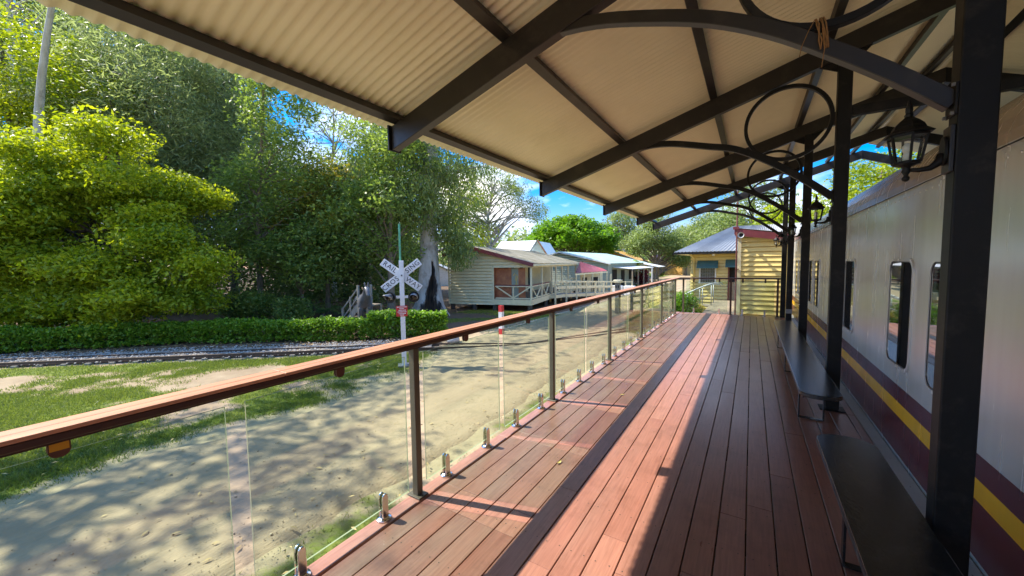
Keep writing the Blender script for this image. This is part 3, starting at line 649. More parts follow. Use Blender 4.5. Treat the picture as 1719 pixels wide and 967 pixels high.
# cord on the first ring and a stray wire
mb = MB()
rc = random.Random(2)
for k in range(5):
    a = .008*k + rc.uniform(-.004, .004); w = rc.uniform(-.006, .006)
    mb.tube([(.228+a, 2.366, 2.752), (.234+a+w, 2.352, 2.72), (.240+a, 2.350, 2.68), (.246+a-w, 2.352, 2.645), (.250+a, 2.37, 2.615), (.250+a, 2.43, 2.615), (.236+a, 2.445, 2.68), (.230+a, 2.43, 2.75), (.228+a, 2.366, 2.752)], .0034, 5, cap=False)
mb.tube([(.262, 2.35, 2.70), (.268, 2.348, 2.62), (.262, 2.35, 2.56), (.258, 2.352, 2.52)], .0022, 5)
mb.tube([(.226, 2.35, 2.745), (.20, 2.345, 2.69), (.178, 2.347, 2.63), (.172, 2.349, 2.59)], .002, 5)
cord = mb.build('cord', M['rope']); tag(cord, 'frayed orange cord tied round the nearest ring and arch', 'cord')

# ------------------------------------------------------------------ lanterns on the posts
def lantern(y, label, first=None):
    if first: 
        o = copy_tree(first); o.location = (.575, y, 1.96); o['label'] = label; return o
    t = thing('wall_lantern', label, 'lantern', (.575, y, 1.96), 0, 'lanterns on the canopy posts')
    cx, cy, z = .575, y, 1.96
    mb = MB()
    mb.lathe([(.004, 0), (.012, .006), (.014, .016), (.007, .026), (.010, .034), (.016, .044), (.012, .056), (.018, .066), (.046, .074), (.046, .082)], (cx, cy, z), 16)
    mb.build('base_finial', M['black'], t, smooth=True)
    mb = MB()
    for k in range(6):
        a = math.pi/6 + k*math.pi/3; b = a + math.pi/3
        mb.beam((cx+.046*math.cos(a), cy+.046*math.sin(a), z+.080), (cx+.066*math.cos(a), cy+.066*math.sin(a), z+.20), .008, .008, up=(math.cos(a), math.sin(a), 0))
        mb.beam((cx+.066*math.cos(a), cy+.066*math.sin(a), z+.197), (cx+.066*math.cos(b), cy+.066*math.sin(b), z+.197), .008, .010)
        mb.beam((cx+.046*math.cos(a), cy+.046*math.sin(a), z+.083), (cx+.046*math.cos(b), cy+.046*math.sin(b), z+.083), .008, .008)
    fr = mb.build('cage', M['black'], t)
    mb = MB()
    for k in range(6):
        a = math.pi/6 + k*math.pi/3; b = a + math.pi/3
        mb.add([(cx+.044*math.cos(a), cy+.044*math.sin(a), z+.084), (cx+.044*math.cos(b), cy+.044*math.sin(b), z+.084), (cx+.064*math.cos(b), cy+.064*math.sin(b), z+.196), (cx+.064*math.cos(a), cy+.064*math.sin(a), z+.196)], [(0, 1, 2, 3)])
    mb.build('glass', M['lampglass'], fr)
    mb = MB(); mb.lathe([(.014, .083), (.014, .118), (.012, .122)], (cx, cy, z), 10); mb.lathe([(.011, .122), (.018, .14), (.017, .155), (.006, .168)], (cx, cy, z), 10)
    mb.build('bulb', M['white'], t, smooth=True)
    mb = MB()
    mb.lathe([(.084, .203), (.087, .206), (.060, .226), (.052, .244), (.036, .262), (.020, .275), (.014, .282), (.016, .290), (.011, .298), (.013, .308), (.013, .320), (.008, .335), (.004, .352)], (cx, cy, z), 6, math.pi/6)
    mb.build('cap', M['black'], t)
    mb = MB()
    mb.tube([(cx+.012, cy, z+.05), (cx+.04, cy, z+.046), (cx+.075, cy, z+.050), (cx+.10, cy, z+.07), (cx+.113, cy, z+.10)], [.008, .010, .013, .018, .022], 10)
    mb.build('arm', M['black'], t, smooth=True)
    mb = MB()
    pl = [(.135-.028, cy+.036*math.cos(a), z+.115+.062*math.sin(a)) for a in np.linspace(0, 2*math.pi, 20, endpoint=False)]
    mb.prism([(cx+p[0], p[1], p[2]) for p in pl], (.012, 0, 0)); mb.build('back_plate', M['black'], t, bevel=.003)
    mb = MB(); mb.box(cx+.1195, cx+.1345, cy-.040, cy+.040, z+.02, z+.215); mb.build('mounting_block', M['brownblack'], t, bevel=.003)
    return t
mb = MB(); mb.box(.7075, .8285, FY[4]-.0475, FY[4]+.0475, .36, .46); mb.build('tape_band', M['galv'], can)
L0 = lantern(FY[1], 'black six-sided lantern on the nearest post, closest to the viewer')
lantern(FY[2], 'black lantern on the second post, above the long bench', L0)
lantern(FY[3], 'small black lantern on the third post from the viewer', L0)
lantern(FY[4], 'small black lantern on the fourth post, before the yellow shed wall', L0)
lantern(FY[5], 'farthest and smallest black lantern, on the last post by the end rail', L0)

# ------------------------------------------------------------------ benches
def bench(name, label, y0, y1, legs):
    t = thing(name, label, 'bench', (.54, (y0+y1)/2, 0), 0, 'black benches along the posts')
    mb = MB(); poly = []
    hw, xc, rr = .15, .54, .15
    def end(yc, s):
        return [(xc + hw*math.cos(a), yc + s*rr*.75*math.sin(a)) for a in np.linspace(0, math.pi, 15)]
    e1 = end(y1-.11, 1); e0 = [(2*xc-x, y) for x, y in end(y0+.11, -1)]
    mb.prism([(x, y, .412) for x, y in e1+e0], (0, 0, .038)); mb.build('seat', M['bench'], t, bevel=.004, seg=2)
    mb = MB(); mb.sweep([(x, y, .430) for x, y in e1+e0], .026, .003, (0, 0, 1), closed=True); mb.build('worn_edge', M['wornblack'], t)
    for yl in legs:
        mb = MB()
        mb.sweep([(.445, yl, .411), (.445, yl, .012), (.645, yl, .012), (.645, yl, .411)], .045, .012, (0, 1, 0))
        mb.build('leg', M['bench'], t)
    mb = MB(); mb.box(.42, .428, y0+.15, y1-.15, .37, .411); mb.box(.652, .660, y0+.15, y1-.15, .37, .411); mb.build('seat_rail', M['bench'], t)
bench('bench', 'black bench in the foreground, its near end out of view', .05, 3.24, (.6, 2.54))
bench('bench', 'long glossy black bench further along, with three legs in view', 4.11, 8.98, (4.80, 6.69, 8.43))

# ------------------------------------------------------------------ glass railing
RX = -1.955
def spigot_mesh(x, y, par, axis='y'):
    mb = MB(); mb.lathe([(.047, .001), (.047, .010), (.034, .016), (.028, .020)], (x, y, 0), 18)
    fl = mb.build('spigot', M['chrome'], par, smooth=False, bevel=.0015)
    mb = MB()
    for s_ in (-1, 1):
        a = [(-.022, .018), (.022, .018), (.022, .14), (.017, .16), (.008, .17), (-.008, .17), (-.017, .16), (-.022, .14)]
        if axis == 'y': mb.prism([(x + s_*.0095, y+p, z) for p, z in a], (s_*.013, 0, 0))
        else: mb.prism([(x+p, y + s_*.0095, z) for p, z in a], (0, s_*.013, 0))
    mb.box(x-.009, x+.009, y-.009, y+.009, .018, .05)
    mb.build('clamp', M['chrome'], fl, bevel=.003)
rl = thing('glass_railing', 'glass balustrade with flat timber handrail along the open deck edge', 'railing', (RX, 2, 0))
mb = MB()
for ya, yb in ((-3.5, .95), (.95, 4.6), (4.6, 8.9), (8.9, 13.02)): mb.box(RX-.062, RX+.0, ya, yb-.002, 1.090, 1.106); mb.box(RX+.0015, RX+.062, ya+.0, yb-.002, 1.090, 1.106)
mb.build('handrail', M['rail_wood'], rl, bevel=.004, seg=2)
mb = MB(); mb.box(RX-.060, RX+.060, -3.5, 13.0, 1.062, 1.0895); mb.build('rail_body', M['rail_dark'], rl, bevel=.004)
mb = MB(); mb.box(RX-.030, RX+.030, -3.5, 13.0, 1.048, 1.0615); mb.build('rail_channel', M['rail_dark'], rl)
PYS = [-2.47, -.32, 1.83, 3.98, 6.12, 8.28, 10.4, 12.5]
for y in PYS:
    mb = MB(); mb.box(RX-.025, RX+.025, y-.025, y+.025, .012, 1.048); p_ = mb.build('post', M['post_olive'], rl, bevel=.003)
    mb = MB(); mb.box(RX-.06, RX+.06, y-.045, y+.045, .001, .012)
    for a in (-.045, .045): mb.lathe([(.007, .012), (.007, .018)], (RX+a, y, 0), 8)
    mb.build('base_plate', M['post_olive'], p_, bevel=.002)
for a, b in zip(PYS, PYS[1:]):
    m_ = (a+b)/2
    for y0, y1 in ((a+.085, m_-.04), (m_+.04, b-.085)):
        if y1 < -1.4: continue
        mb = MB(); x0, x1 = RX-.005, RX+.005
        vs = [(x0,y0,.07),(x1,y0,.07),(x1,y1,.07),(x0,y1,.07),(x0,y0,1.005),(x1,y0,1.005),(x1,y1,1.005),(x0,y1,1.005)]
        mb.mi = 0; mb.add(vs, [(1,2,6,5),(3,0,4,7)])
        mb.mi = 1; mb.add(vs, [(0,3,2,1),(4,5,6,7),(0,1,5,4),(2,3,7,6)])
        mb.build('glass_panel', [M['glass'], M['glassedge']], rl)
        for y in (y0+.21, y1-.21): spigot_mesh(RX, y, rl)
        yc = (y0+y1)/2; mb = MB()
        pr = [(-.026, 1.047), (-.026, 1.015), (-.020, 1.001), (-.009, .994), (.009, .994), (.020, 1.001), (.026, 1.015), (.026, 1.047)]
        for s_ in (-1, 1): mb.prism([(RX + s_*.0065, yc+p, z) for p, z in pr], (s_*.006, 0, 0))
        bk_ = mb.build('rail_bracket', M['bracket'], rl)
        if abs(yc-.27) < .3: mb = MB(); mb.box(RX+.0128, RX+.0145, yc-.022, yc+.022, 1.018, 1.044); mb.build('tint_patch', M['amber'], bk_)  # amber patch paints sunlight on the upper half of the nearest bracket
er = thing('end_railing', 'glass balustrade across the far end of the deck', 'railing', (-.6, 13.03, 0))
EY = 13.03
mb = MB(); mb.box(RX+.064, .705, EY-.045, EY+.045, 1.062, 1.105); mb.build('handrail', M['rail_dark'], er, bevel=.004)
for x in (-1.80, -.50, .645):
    mb = MB(); mb.box(x-.025, x+.025, EY-.025, EY+.025, .012, 1.061); p_ = mb.build('post', M['rail_dark'] if x > -1 else M['post_olive'], er, bevel=.003)
    mb = MB(); mb.box(x-.05, x+.05, EY-.04, EY+.04, .001, .012); mb.build('base_plate', M['post_olive'], p_)
for x0, x1 in ((-1.72, -.58), (-.42, .57)):
    mb = MB(); y0, y1 = EY-.005, EY+.005
    vs = [(x0,y0,.07),(x1,y0,.07),(x1,y1,.07),(x0,y1,.07),(x0,y0,1.005),(x1,y0,1.005),(x1,y1,1.005),(x0,y1,1.005)]
    mb.mi = 0; mb.add(vs, [(0,1,5,4),(2,3,7,6)]); mb.mi = 1; mb.add(vs, [(0,3,2,1),(4,5,6,7),(1,2,6,5),(3,0,4,7)])
    mb.build('glass_panel', [M['glass'], M['glassedge']], er)
    for x in (x0+.22, x1-.22):
        spigot_mesh(x, EY, er, 'x')
        mb = MB(); mb.box(x-.022, x+.022, EY-.012, EY-.006, .96, 1.061); mb.build('rail_bracket', M['rail_dark'], er)

# ------------------------------------------------------------------ the railway coach
co = thing('passenger_coach', 'silver passenger coach with maroon and gold bands beside the deck', 'railway coach', (2.45, 8, GZ))
prof = [(1.06, -.62), (1.05, -.45), (1.05, 2.13), (1.062, 2.135), (1.062, 2.16), (1.05, 2.165)]
prof += [(2.45 - 1.40*math.cos(t), 2.165 + .68*math.sin(t)) for t in np.linspace(.10, math.pi-.10, 26)]
prof += [(3.85, 2.13), (3.85, -.45), (3.84, -.62)]
mb = MB(); ysx = [-5.0, 20.0]; n = len(prof)
for y in ysx: mb.v.extend([(x, y, z) for x, z in prof])
for k in range(n): mb.face((k, k+n, (k+1) % n + n, (k+1) % n))
mb.face(range(n)); mb.face(range(2*n-1, n-1, -1))
body = mb.build('body', M['coach'], co)
bz = GZ
for y in (-1, 1.6, 14.4, 17):
    mb = MB()
    for xx in (1.7, 3.1): mb.tube([(xx-.06, y, GZ+.42), (xx+.06, y, GZ+.42)], .42, 20)
    mb.build('wheelset', M['dark'], co)
def rrect(yc, zc, w, h, r, n=6):
    out = []
    for cx_, cz_, a0 in ((w/2-r, h/2-r, 0), (-w/2+r, h/2-r, 90), (-w/2+r, -h/2+r, 180), (w/2-r, -h/2+r, 270)):
        for k in range(n+1):
            a = R(a0 + 90*k/n); out.append((yc + cx_ + r*math.cos(a), zc + cz_ + r*math.sin(a)))
    return out
for yc in (.62, 1.53, 3.455, 4.365, 6.285, 7.195, 9.115, 10.025, 11.945, 12.855, 14.8, 15.7):
    mb = MB(); zc = 1.165
    o_ = rrect(yc, zc, .60, .90, .10); i_ = rrect(yc, zc, .555, .855, .085); n = len(o_)
    vs = [(1.0498, y, z) for y, z in o_] + [(1.038, y, z) for y, z in o_] + [(1.038, y, z) for y, z in i_] + [(1.0455, y, z) for y, z in i_]
    fs = []
    for a in range(3):
        for k in range(n): fs.append((a*n+k, a*n+(k+1) % n, (a+1)*n+(k+1) % n, (a+1)*n+k))
    mb.add(vs, fs); w_ = mb.build('window', M['coach'], co)
    k_ = rrect(yc, zc, .538, .838, .078)
    mb = MB(); mb.add([(1.0435, y, z) for y, z in i_] + [(1.0445, y, z) for y, z in k_], [(q, (q+1) % n, n+(q+1) % n, n+q) for q in range(n)]); mb.build('seal', M['letters'], w_)
    mb = MB(); mb.add([(1.0455, y, z) for y, z in i_], [tuple(range(n))]); mb.build('pane', M['pane'], w_)
mb = MB()
for z in (2.165,): mb.box(1.044, 1.0499, -4.9, 19.9, z-.004, z+.002)
mb.build('seam', M['dark'], co)
mb = MB()
for yq_ in np.arange(.6, 14, .115):
    for z in (2.105,): mb.tube([(1.0495, yq_, z), (1.0455, yq_, z)], [.0085, .005], 6)
mb.build('rivets', M['coach'], co)

# ------------------------------------------------------------------ building helpers
def boards(mb, p0, p1, z0, z1, pitch=.16, lap=.022, top=None, holes=(), nrm=None, shadow_slot=.20):
    """weatherboards on the wall from p0 to p1 (2-D); top(u) gives the wall's top at u metres; holes are (u0,u1,za,zb)"""
    p0 = Vector(p0); p1 = Vector(p1); d = (p1-p0); Lw = d.length; d.normalize()
    n = Vector(nrm) if nrm else Vector((d.y, -d.x))
    zmax = z1
    k = 0; z = z0
    while z < zmax - 1e-4:
        zt = min(z + pitch, zmax); zm = (z+zt)/2
        segs = [(0.0, Lw)]
        if top:
            us = np.linspace(0, Lw, 400); ok = np.array([top(u) for u in us]) > zm
            if not ok.any(): break
            segs = [(us[ok][0], us[ok][-1])]
        for u0, u1, za, zb in holes:
            if za < zm < zb:
                out = []
                for a, b in segs:
                    if u0 > a: out.append((a, min(b, u0)))
                    if u1 < b: out.append((max(a, u1), b))
                segs = [q for q in out if q[1]-q[0] > .01]
        mb.rv = random.Random(k*7+int(Lw*100)).random()
        for a, b in segs:
            A = p0 + d*a; B = p0 + d*b; o1 = n*lap*1.5; o2 = n*.003
            g = -n*.055; zg = zt - pitch*shadow_slot  # slot shaped into the boards so a dark shadow line shows under each lap
            mb.add([(A.x+o1.x, A.y+o1.y, z), (B.x+o1.x, B.y+o1.y, z), (B.x+o2.x, B.y+o2.y, zg), (A.x+o2.x, A.y+o2.y, zg), (A.x+g.x, A.y+g.y, z), (B.x+g.x, B.y+g.y, z), (B.x+g.x, B.y+g.y, zg), (A.x+g.x, A.y+g.y, zg)],
                   [(0, 1, 2, 3), (0, 4, 5, 1), (3, 2, 6, 7)])
        z = zt; k += 1
    mb.rv = .5

def iron(mb, a, b, c, d, pitch=.15, amp=.012, rows=2):
    """corrugated sheet on the quad a-b (ridge) to d-c (eave): ribs run from ridge to eave"""
    a, b, c, d = map(Vector, (a, b, c, d)); Lr = max((b-a).length, (c-d).length); n = max(4, int(Lr/pitch*4)); nr = (b-a).cross(d-a).normalized()
    if nr.z < 0: nr = -nr
    g = []
    for i in range(n+1):
        t = i/n; h = amp*math.sin(t*Lr/pitch*2*math.pi)
        for j in range(rows+1):
            s_ = j/rows; g.append(a.lerp(b, t).lerp(d.lerp(c, t), s_) + nr*h)
    b0 = len(mb.v); mb.v.extend([tuple(q) for q in g]); w = rows+1
    sheet = int(.76/pitch*4)
    for i in range(n):
        mb.rv = random.Random(i//max(sheet, 1)).random()
        for j in range(rows): mb.face((b0+i*w+j, b0+(i+1)*w+j, b0+(i+1)*w+j+1, b0+i*w+j+1))
    mb.rv = .5

# ------------------------------------------------------------------ yellow station: shed wall by the deck end, main building behind
sh = thing('station_shed', 'yellow weatherboard shed with maroon fascia at the end of the deck', 'shed', (.3, 16, GZ))
x0, x1, y0, y1 = -.355, .93, 15.2, 18.6
topz = lambda u: 2.52 - .20*u
mb = MB(); boards(mb, (x0, y0), (x1, y0), GZ+.2, 2.7, .163, .024, top=topz, nrm=(0, -1)); boards(mb, (x0, y1), (x0, y0), GZ+.2, 2.5, .163, .024, nrm=(-1, 0)); mb.build('wall', M['yellow'], sh)
mb = MB(); mb.box(x0+.06, x1+1.5, y0+.06, y1, GZ, 2.2); mb.prism([(x0+.06, y0+.06, 2.201), (x1+.3, y0+.06, 2.201), (x1+.3, y0+.06, 2.36), (x0+.06, y0+.06, 2.62)], (0, .2, 0)); mb.build('wall_core', M['yellow'], sh)
mb = MB(); mb.box(x0-.055, x0+.05, y0-.05, y0-.027, GZ+.2, 2.5); mb.box(x0-.055, x0-.03, y0-.025, y0+.07, GZ+.2, 2.5); mb.build('corner_board', M['creamtrim'], sh)
mb = MB(); mb.prism([(x0-.14, y0-.16, 2.46), (x1+.3, y0-.16, 2.18), (x1+.3, y0-.16, 2.40), (x0-.14, y0-.16, 2.69)], (0, .03, 0)); mb.box(x0-.16, x0-.125, y0-.12, y1+.1, 2.50, 2.69)
mb.box(x0-.20, x0-.02, y0-.19, y0-.165, 2.66, 2.75); mb.build('fascia', M['maroon'], sh)
mb = MB(); iron(mb, (x0-.15, y0-.14, 2.72), (x0-.15, y1+.1, 2.72), (x1+.4, y1+.1, 2.43), (x1+.4, y0-.14, 2.43), .076, .008); mb.build('roof', M['roofgrey'], sh)
hp = thing('steel_mast', 'thin rust-red pole rising from the corner of the yellow shed', 'pole', (-.44, 15.05, GZ))
mb = MB(); mb.tube([(-.44, 15.05, GZ), (-.44, 15.05, 3.9)], .024, 8); mb.tube([(-.44, 15.05, 3.9), (-.44, 15.05, 5.4)], .018, 8)
for z in (1.3, 2.35): mb.box(-.46, -.36, 15.03, 15.14, z, z+.03)
mb.build('mast', M['brick'], hp)
sp = thing('horn_speaker', 'small round white horn speaker on the corner of the yellow shed', 'loudspeaker', (-.33, 14.98, 2.44))
mb = MB(); c = Vector((-.31, 14.93, 2.46)); dr = Vector((-.1, -1, -.05)).normalized()
mb.tube([c+dr*.10, c+dr*.095, c+dr*.04, c, c-dr*.05], [.095, .095, .06, .035, .03], 18, cap=False); mb.tube([c-dr*.05, c-dr*.14], [.05, .05], 14); mb.build('horn', M['white'], sp, smooth=True)
mb = MB(); mb.tube([c+dr*.035, c+dr*.05], [.058, .058], 16); mb.build('throat', M['dark'], sp)
mb = MB(); mb.beam(c-dr*.1, c-dr*.1+Vector((0, .12, 0)), .03, .03); mb.build('bracket', M['galv'], sp)

ms = thing('station_building', 'yellow weatherboard building with grey hipped iron roof and teal window hoods', 'building', (-.5, 23, GZ))
X0, X1, Y0, Y1 = -2.62, 4.0, 21.3, 26.0
holes = [(.42, 1.14, .55, 1.5), (1.70, 2.30, -.4, 1.45)]
mb = MB(); boards(mb, (X0, Y0), (X1, Y0), -.75, 1.95, .16, .024, holes=holes, nrm=(0, -1)); boards(mb, (X0, Y1), (X0, Y0), -.75, 1.95, .16, .024, nrm=(-1, 0)); mb.build('wall', M['yellow'], ms)
mb = MB(); mb.box(X0+.06, X1, Y0+.20, Y1, GZ, 1.96); mb.box(X0+.06, X0+.40, Y0+.06, Y0+.199, GZ, 1.96); mb.box(X0+1.15, X0+1.69, Y0+.06, Y0+.199, GZ, 1.96); mb.box(X0+2.31, X1, Y0+.06, Y0+.199, GZ, 1.96)
mb.box(X0+.401, X0+1.149, Y0+.061, Y0+.198, GZ, .54); mb.box(X0+.401, X0+1.149, Y0+.061, Y0+.198, 1.51, 1.96); mb.box(X0+1.691, X0+2.309, Y0+.061, Y0+.198, 1.46, 1.96); mb.build('wall_core', M['yellow'], ms)
mb = MB(); e = .68; ez = 2.06
A = (X0-e, Y0-e, ez); B = (X1+e, Y0-e, ez); C_ = (X1+e, Y1+e, ez); D = (X0-e, Y1+e, ez); ym = (Y0+Y1)/2; P1 = (X0+1.75, ym, 3.42); P2 = (X1-1.75, ym, 3.42)
iron(mb, P1, P2, B, A, .16, .030, 3); iron(mb, P1, tuple(np.array(P1)+np.array((0, .02, 0))), A, D, .16, .02, 3); iron(mb, P2, P1, D, C_, .2, .011, 2)
mb.build('roof', M['roofgrey'], ms)
mb = MB()
for p, q in ((A, B), (D, A)): mb.beam((p[0], p[1], ez-.06), (q[0], q[1], ez-.06), .10, .11)
mb.build('gutter', M['black'], ms)
mb = MB(); mb.box(X0-e+.06, X1+e, Y0-e+.06, Y0+.02, ez-.11, ez-.10); mb.box(X0-e+.06, X0, Y0, Y1, ez-.111, ez-.101); mb.build('soffit', M['creamtrim'], ms)
mb = MB(); mb.tube([(X0+.02, Y0-e+.02, 1.97), (X0+.08, Y0-.3, 1.86), (X0+.16, Y0-.09, 1.72), (X0+.16, Y0-.075, -.7)], .045, 8); mb.build('downpipe', M['yellow'], ms, smooth=True)
def hood(ua, ub, zt, zb, par):
    mb = MB(); xa, xb = X0+ua, X0+ub
    mb.add([(xa, Y0-.06, zt), (xb, Y0-.06, zt), (xb, Y0-.50, zb), (xa, Y0-.50, zb), (xa, Y0-.06, zt-.03), (xb, Y0-.06, zt-.03), (xb, Y0-.5, zb-.03), (xa, Y0-.5, zb-.03), (xa, Y0-.06, zb-.03), (xb, Y0-.06, zb-.03)],
           [(0, 3, 2, 1), (4, 5, 6, 7), (3, 7, 6, 2), (0, 8, 7, 3), (1, 2, 6, 9), (0, 1, 5, 4)])
    mb.build('hood', M['awning'], par)
mb = MB()
for a, b, c, d in ((.40, .46, .53, 1.52), (1.10, 1.16, .53, 1.52), (.46, 1.10, 1.46, 1.52), (.36, 1.20, .49, .53)): mb.box(X0+a, X0+b, Y0-.06, Y0+.05, c, d)
w_ = mb.build('window', M['white'], ms)
mb = MB(); mb.box(X0+.46, X0+1.10, Y0+.02, Y0+.03, .53, 1.46); mb.build('pane', M['housepane'], w_)
mb = MB()
for k in range(1, 6): mb.tube([(X0+.46+.64*k/6, Y0-.03, .53), (X0+.46+.64*k/6, Y0-.03, 1.46)], .008, 5)
for k in range(1, 6): mb.tube([(X0+.46, Y0-.028, .53+.93*k/6), (X0+1.10, Y0-.028, .53+.93*k/6)], .008, 5)
mb.build('grille', M['galv'], w_)
hood(.32, 1.24, 1.62, 1.28, w_)
mb = MB()
for a, b, c, d in ((1.66, 1.72, -.4, 1.5), (2.28, 2.34, -.4, 1.5), (1.72, 2.28, 1.44, 1.5)): mb.box(X0+a, X0+b, Y0-.05, Y0+.04, c, d)
d_ = mb.build('door', M['brick'], ms)
mb = MB(); mb.box(X0+1.72, X0+2.28, Y0+.10, Y0+.12, .55, 1.44); mb.build('opening', M['dark'], d_)
mb = MB(); mb.box(X0+1.73, X0+2.27, Y0+.02, Y0+.06, -.38, .56); mb.build('lower_leaf', M['timber'], d_)
hood(1.56, 2.5, 1.66, 1.32, d_)
mb = MB(); mb.lathe([(.05, .06), (.075, .04), (.07, 0), (.04, -.03)], (X0+1.05, Y0-.4, ez-.18), 12); mb.build('eave_lamp', M['white'], ms, smooth=True)

# timber landing, its steps and pipe handrails
lp = thing('timber_landing', 'weathered timber landing and steps before the yellow station door', 'landing', (-1, 18, GZ))
mb = MB(); rng = random.Random(5)
for k in range(46):
    yb = 14.2 + k*.152; mb.rv = rng.random(); mb.box(-1.52, -.40, yb, yb+.146, -.36, -.32)
mb.build('planks', M['timber'], lp)
mb = MB()
for k in range(4): mb.box(-2.75+.3*k, -1.53+.0*k if k == 3 else -2.75+.3*k+.29, 18.6, 19.7, -.80+.13*k, -.76+.13*k)
mb.build('step', M['timber'], lp)
mb = MB()
for xx in (-1.45, -.5):
    for yy in (14.4, 17, 19.5, 21): mb.box(xx-.05, xx+.05, yy-.05, yy+.05, GZ, -.36)
mb.box(-1.5, -1.46, 14.2, 21.2, -.48, -.36); mb.build('bearer', M['stump'], lp)
for yy in (18.6, 19.7):
    mb = MB(); mb.tube([(-2.85, yy, GZ), (-2.85, yy, -.02), (-2.6, yy, .08), (-1.75, yy, .50), (-1.45, yy, .60), (-1.15, yy, .60), (-1.06, yy, .52)], .024, 8)
    mb.tube([(-2.75, yy, -.45), (-1.6, yy, .08)], .018, 6)
    for xx, zt in ((-2.4, .16), (-1.9, .42), (-1.45, .6)): mb.tube([(xx, yy, GZ+.1), (xx, yy, zt)], .02, 6)
    mb.build('handrail', M['galv'], lp, smooth=True)

# ------------------------------------------------------------------ cream cottage with veranda and access ramp (turned: built in local axes)
# local x runs from the veranda front back into the house, local y along the street
HO = Vector((-9.55, 17.05, 0)); ha = .19
hs_ = thing('cream_cottage', 'cream weatherboard cottage with maroon-edged lichen-stained roof and open veranda', 'house', (HO.x, HO.y, 0), ha)
# local frame: -x goes to the left along the gable, +y goes away along the street
HW, HL, FZ = 4.80, 11.4, -.28
gtop = lambda u: (2.50 - .272*abs((HW-u) - 3.40))     # u from the left wall (x=-HW) to the right
mb = MB(); boards(mb, (-HW, 0), (-2.1, 0), -.58, 2.6, .165, .026, shadow_slot=.30, top=lambda u: gtop(u)-.02, nrm=(0, -1))
boards(mb, (-2.1, 0), (0, 0), 1.40, 2.6, .165, .026, shadow_slot=.30, top=lambda u: gtop(u+HW-2.1)-.02, nrm=(0, -1))
boards(mb, (-HW, HL), (-HW, 0), -.58, 2.1, .165, .026, shadow_slot=.30, nrm=(-1, 0)); mb.build('gable_wall', M['cream'], hs_)
mb = MB(); mb.box(-HW+.06, -2.1, .06, HL, -.5, 2.0); mb.prism([(-HW+.3, .06, 1.99), (-2.1, .06, 1.99), (-2.2, .06, 2.1), (-3.4, .06, 2.42)], (0, .1, 0)); mb.prism([(-2.1, .06, 1.41), (-.3, .06, 1.41), (-2.1, .06, 2.1)], (0, .1, 0)); mb.build('wall_core', M['cream'], hs_)
mb = MB(); mb.box(-2.16, -2.06, -.045, -.020, -.58, 1.5); mb.box(-HW-.04, -HW+.06, -.045, -.027, -.58, 2.1); mb.build('corner_board', M['creamtrim'], hs_)
# veranda back wall with panels, doors and pictures
mb = MB(); x_ = -2.098
rngp = random.Random(3)
mb.build('tint_patch', M['cream'], hs_) if False else None
pan = [(.05, .55, 'orange'), (.60, .85, 'dark'), (.88, 2.0, 'dark'), (2.05, 2.55, 'orange'), (2.6, 3.0, 'dark'), (3.0, 4.0, 'creamtrim'), (4.1, 4.6, 'dark'), (4.7, 5.6, 'creamtrim'), (5.7, 6.4, 'dark'), (6.5, 7.6, 'cream')]
for a, b, mm in pan:
    mb = MB(); mb.box(x_, x_+.02, a, b, FZ+.02, 1.38); mb.build('wall_panel', M[mm], hs_)
mb = MB(); mb.box(-2.09, -1.2, .30, .33, FZ+.02, 1.36); mb.build('wall_panel', M['orange'], hs_)
mb = MB(); mb.box(-1.22, -.80, .34, .37, FZ+.02, 1.36); mb.build('wall_panel', M['palegreen'], hs_)
mb = MB(); mb.box(-.80, -.42, .31, .34, FZ+.02, 1.36); mb.build('wall_panel', M['orange'], hs_)
mb = MB()
for pts in ([(-1.10, .335, .95), (-1.0, .335, 1.1), (-.92, .335, 1.0), (-.98, .335, .8), (-.9, .335, .55), (-.84, .335, .3)], [(-1.12, .335, .2), (-1.0, .335, .45), (-.93, .335, .6), (-.86, .335, .95)]): mb.tube(pts, .03, 6)
mb.build('painted_motif', M['paleleaf'], hs_)
# floor, stumps
mb = MB(); mb.box(-2.1, 0, -.02, HL, FZ-.05, FZ); mb.build('veranda_floor', M['timber'], hs_)
mb = MB(); mb.box(-2.06, .02, -.05, -.021, FZ-.28, FZ-.0); mb.box(-.0, .03, -.02, HL, FZ-.28, FZ+.0); mb.build('floor_beam', M['creamtrim'], hs_)
for yy in (.1, 2.9, 5.7, 8.5, HL-.1):
    for xx in (-HW+.15, -3.3, -2.08, -.10):
        mb = MB(); mb.tube([(xx, yy, GZ-.1), (xx, yy, -.56)], .13, 10); mb.build('stump', M['stump'], hs_)
# roof
mb = MB(); ov = .28; rx = -3.40
iron(mb, (rx, -ov, 2.58), (rx, HL+ov, 2.58), (.22, HL+ov, 2.58-.272*3.62), (.22, -ov, 2.58-.272*3.62), .12, .012)
iron(mb, (rx, -ov, 2.582), (rx, HL+ov, 2.582), (-HW-.25, HL+ov, 2.58-.272*1.47), (-HW-.25, -ov, 2.58-.272*1.47), .12, .012); mb.build('roof', M['rooflichen'], hs_)
mb = MB()
mb.beam((rx, -ov, 2.50), (.22, -ov, 2.50-.272*3.62), .03, .19); mb.beam((rx, -ov+.002, 2.50), (-HW-.25, -ov+.002, 2.50-.272*1.47), .03, .19); mb.build('bargeboard', M['maroon'], hs_)
mb = MB(); mb.box(.16, .23, -ov+.02, HL+ov, 1.47, 1.56); mb.box(-.05, .03, -.0, HL, 1.38, 1.47); mb.build('gutter', M['creamtrim'], hs_)
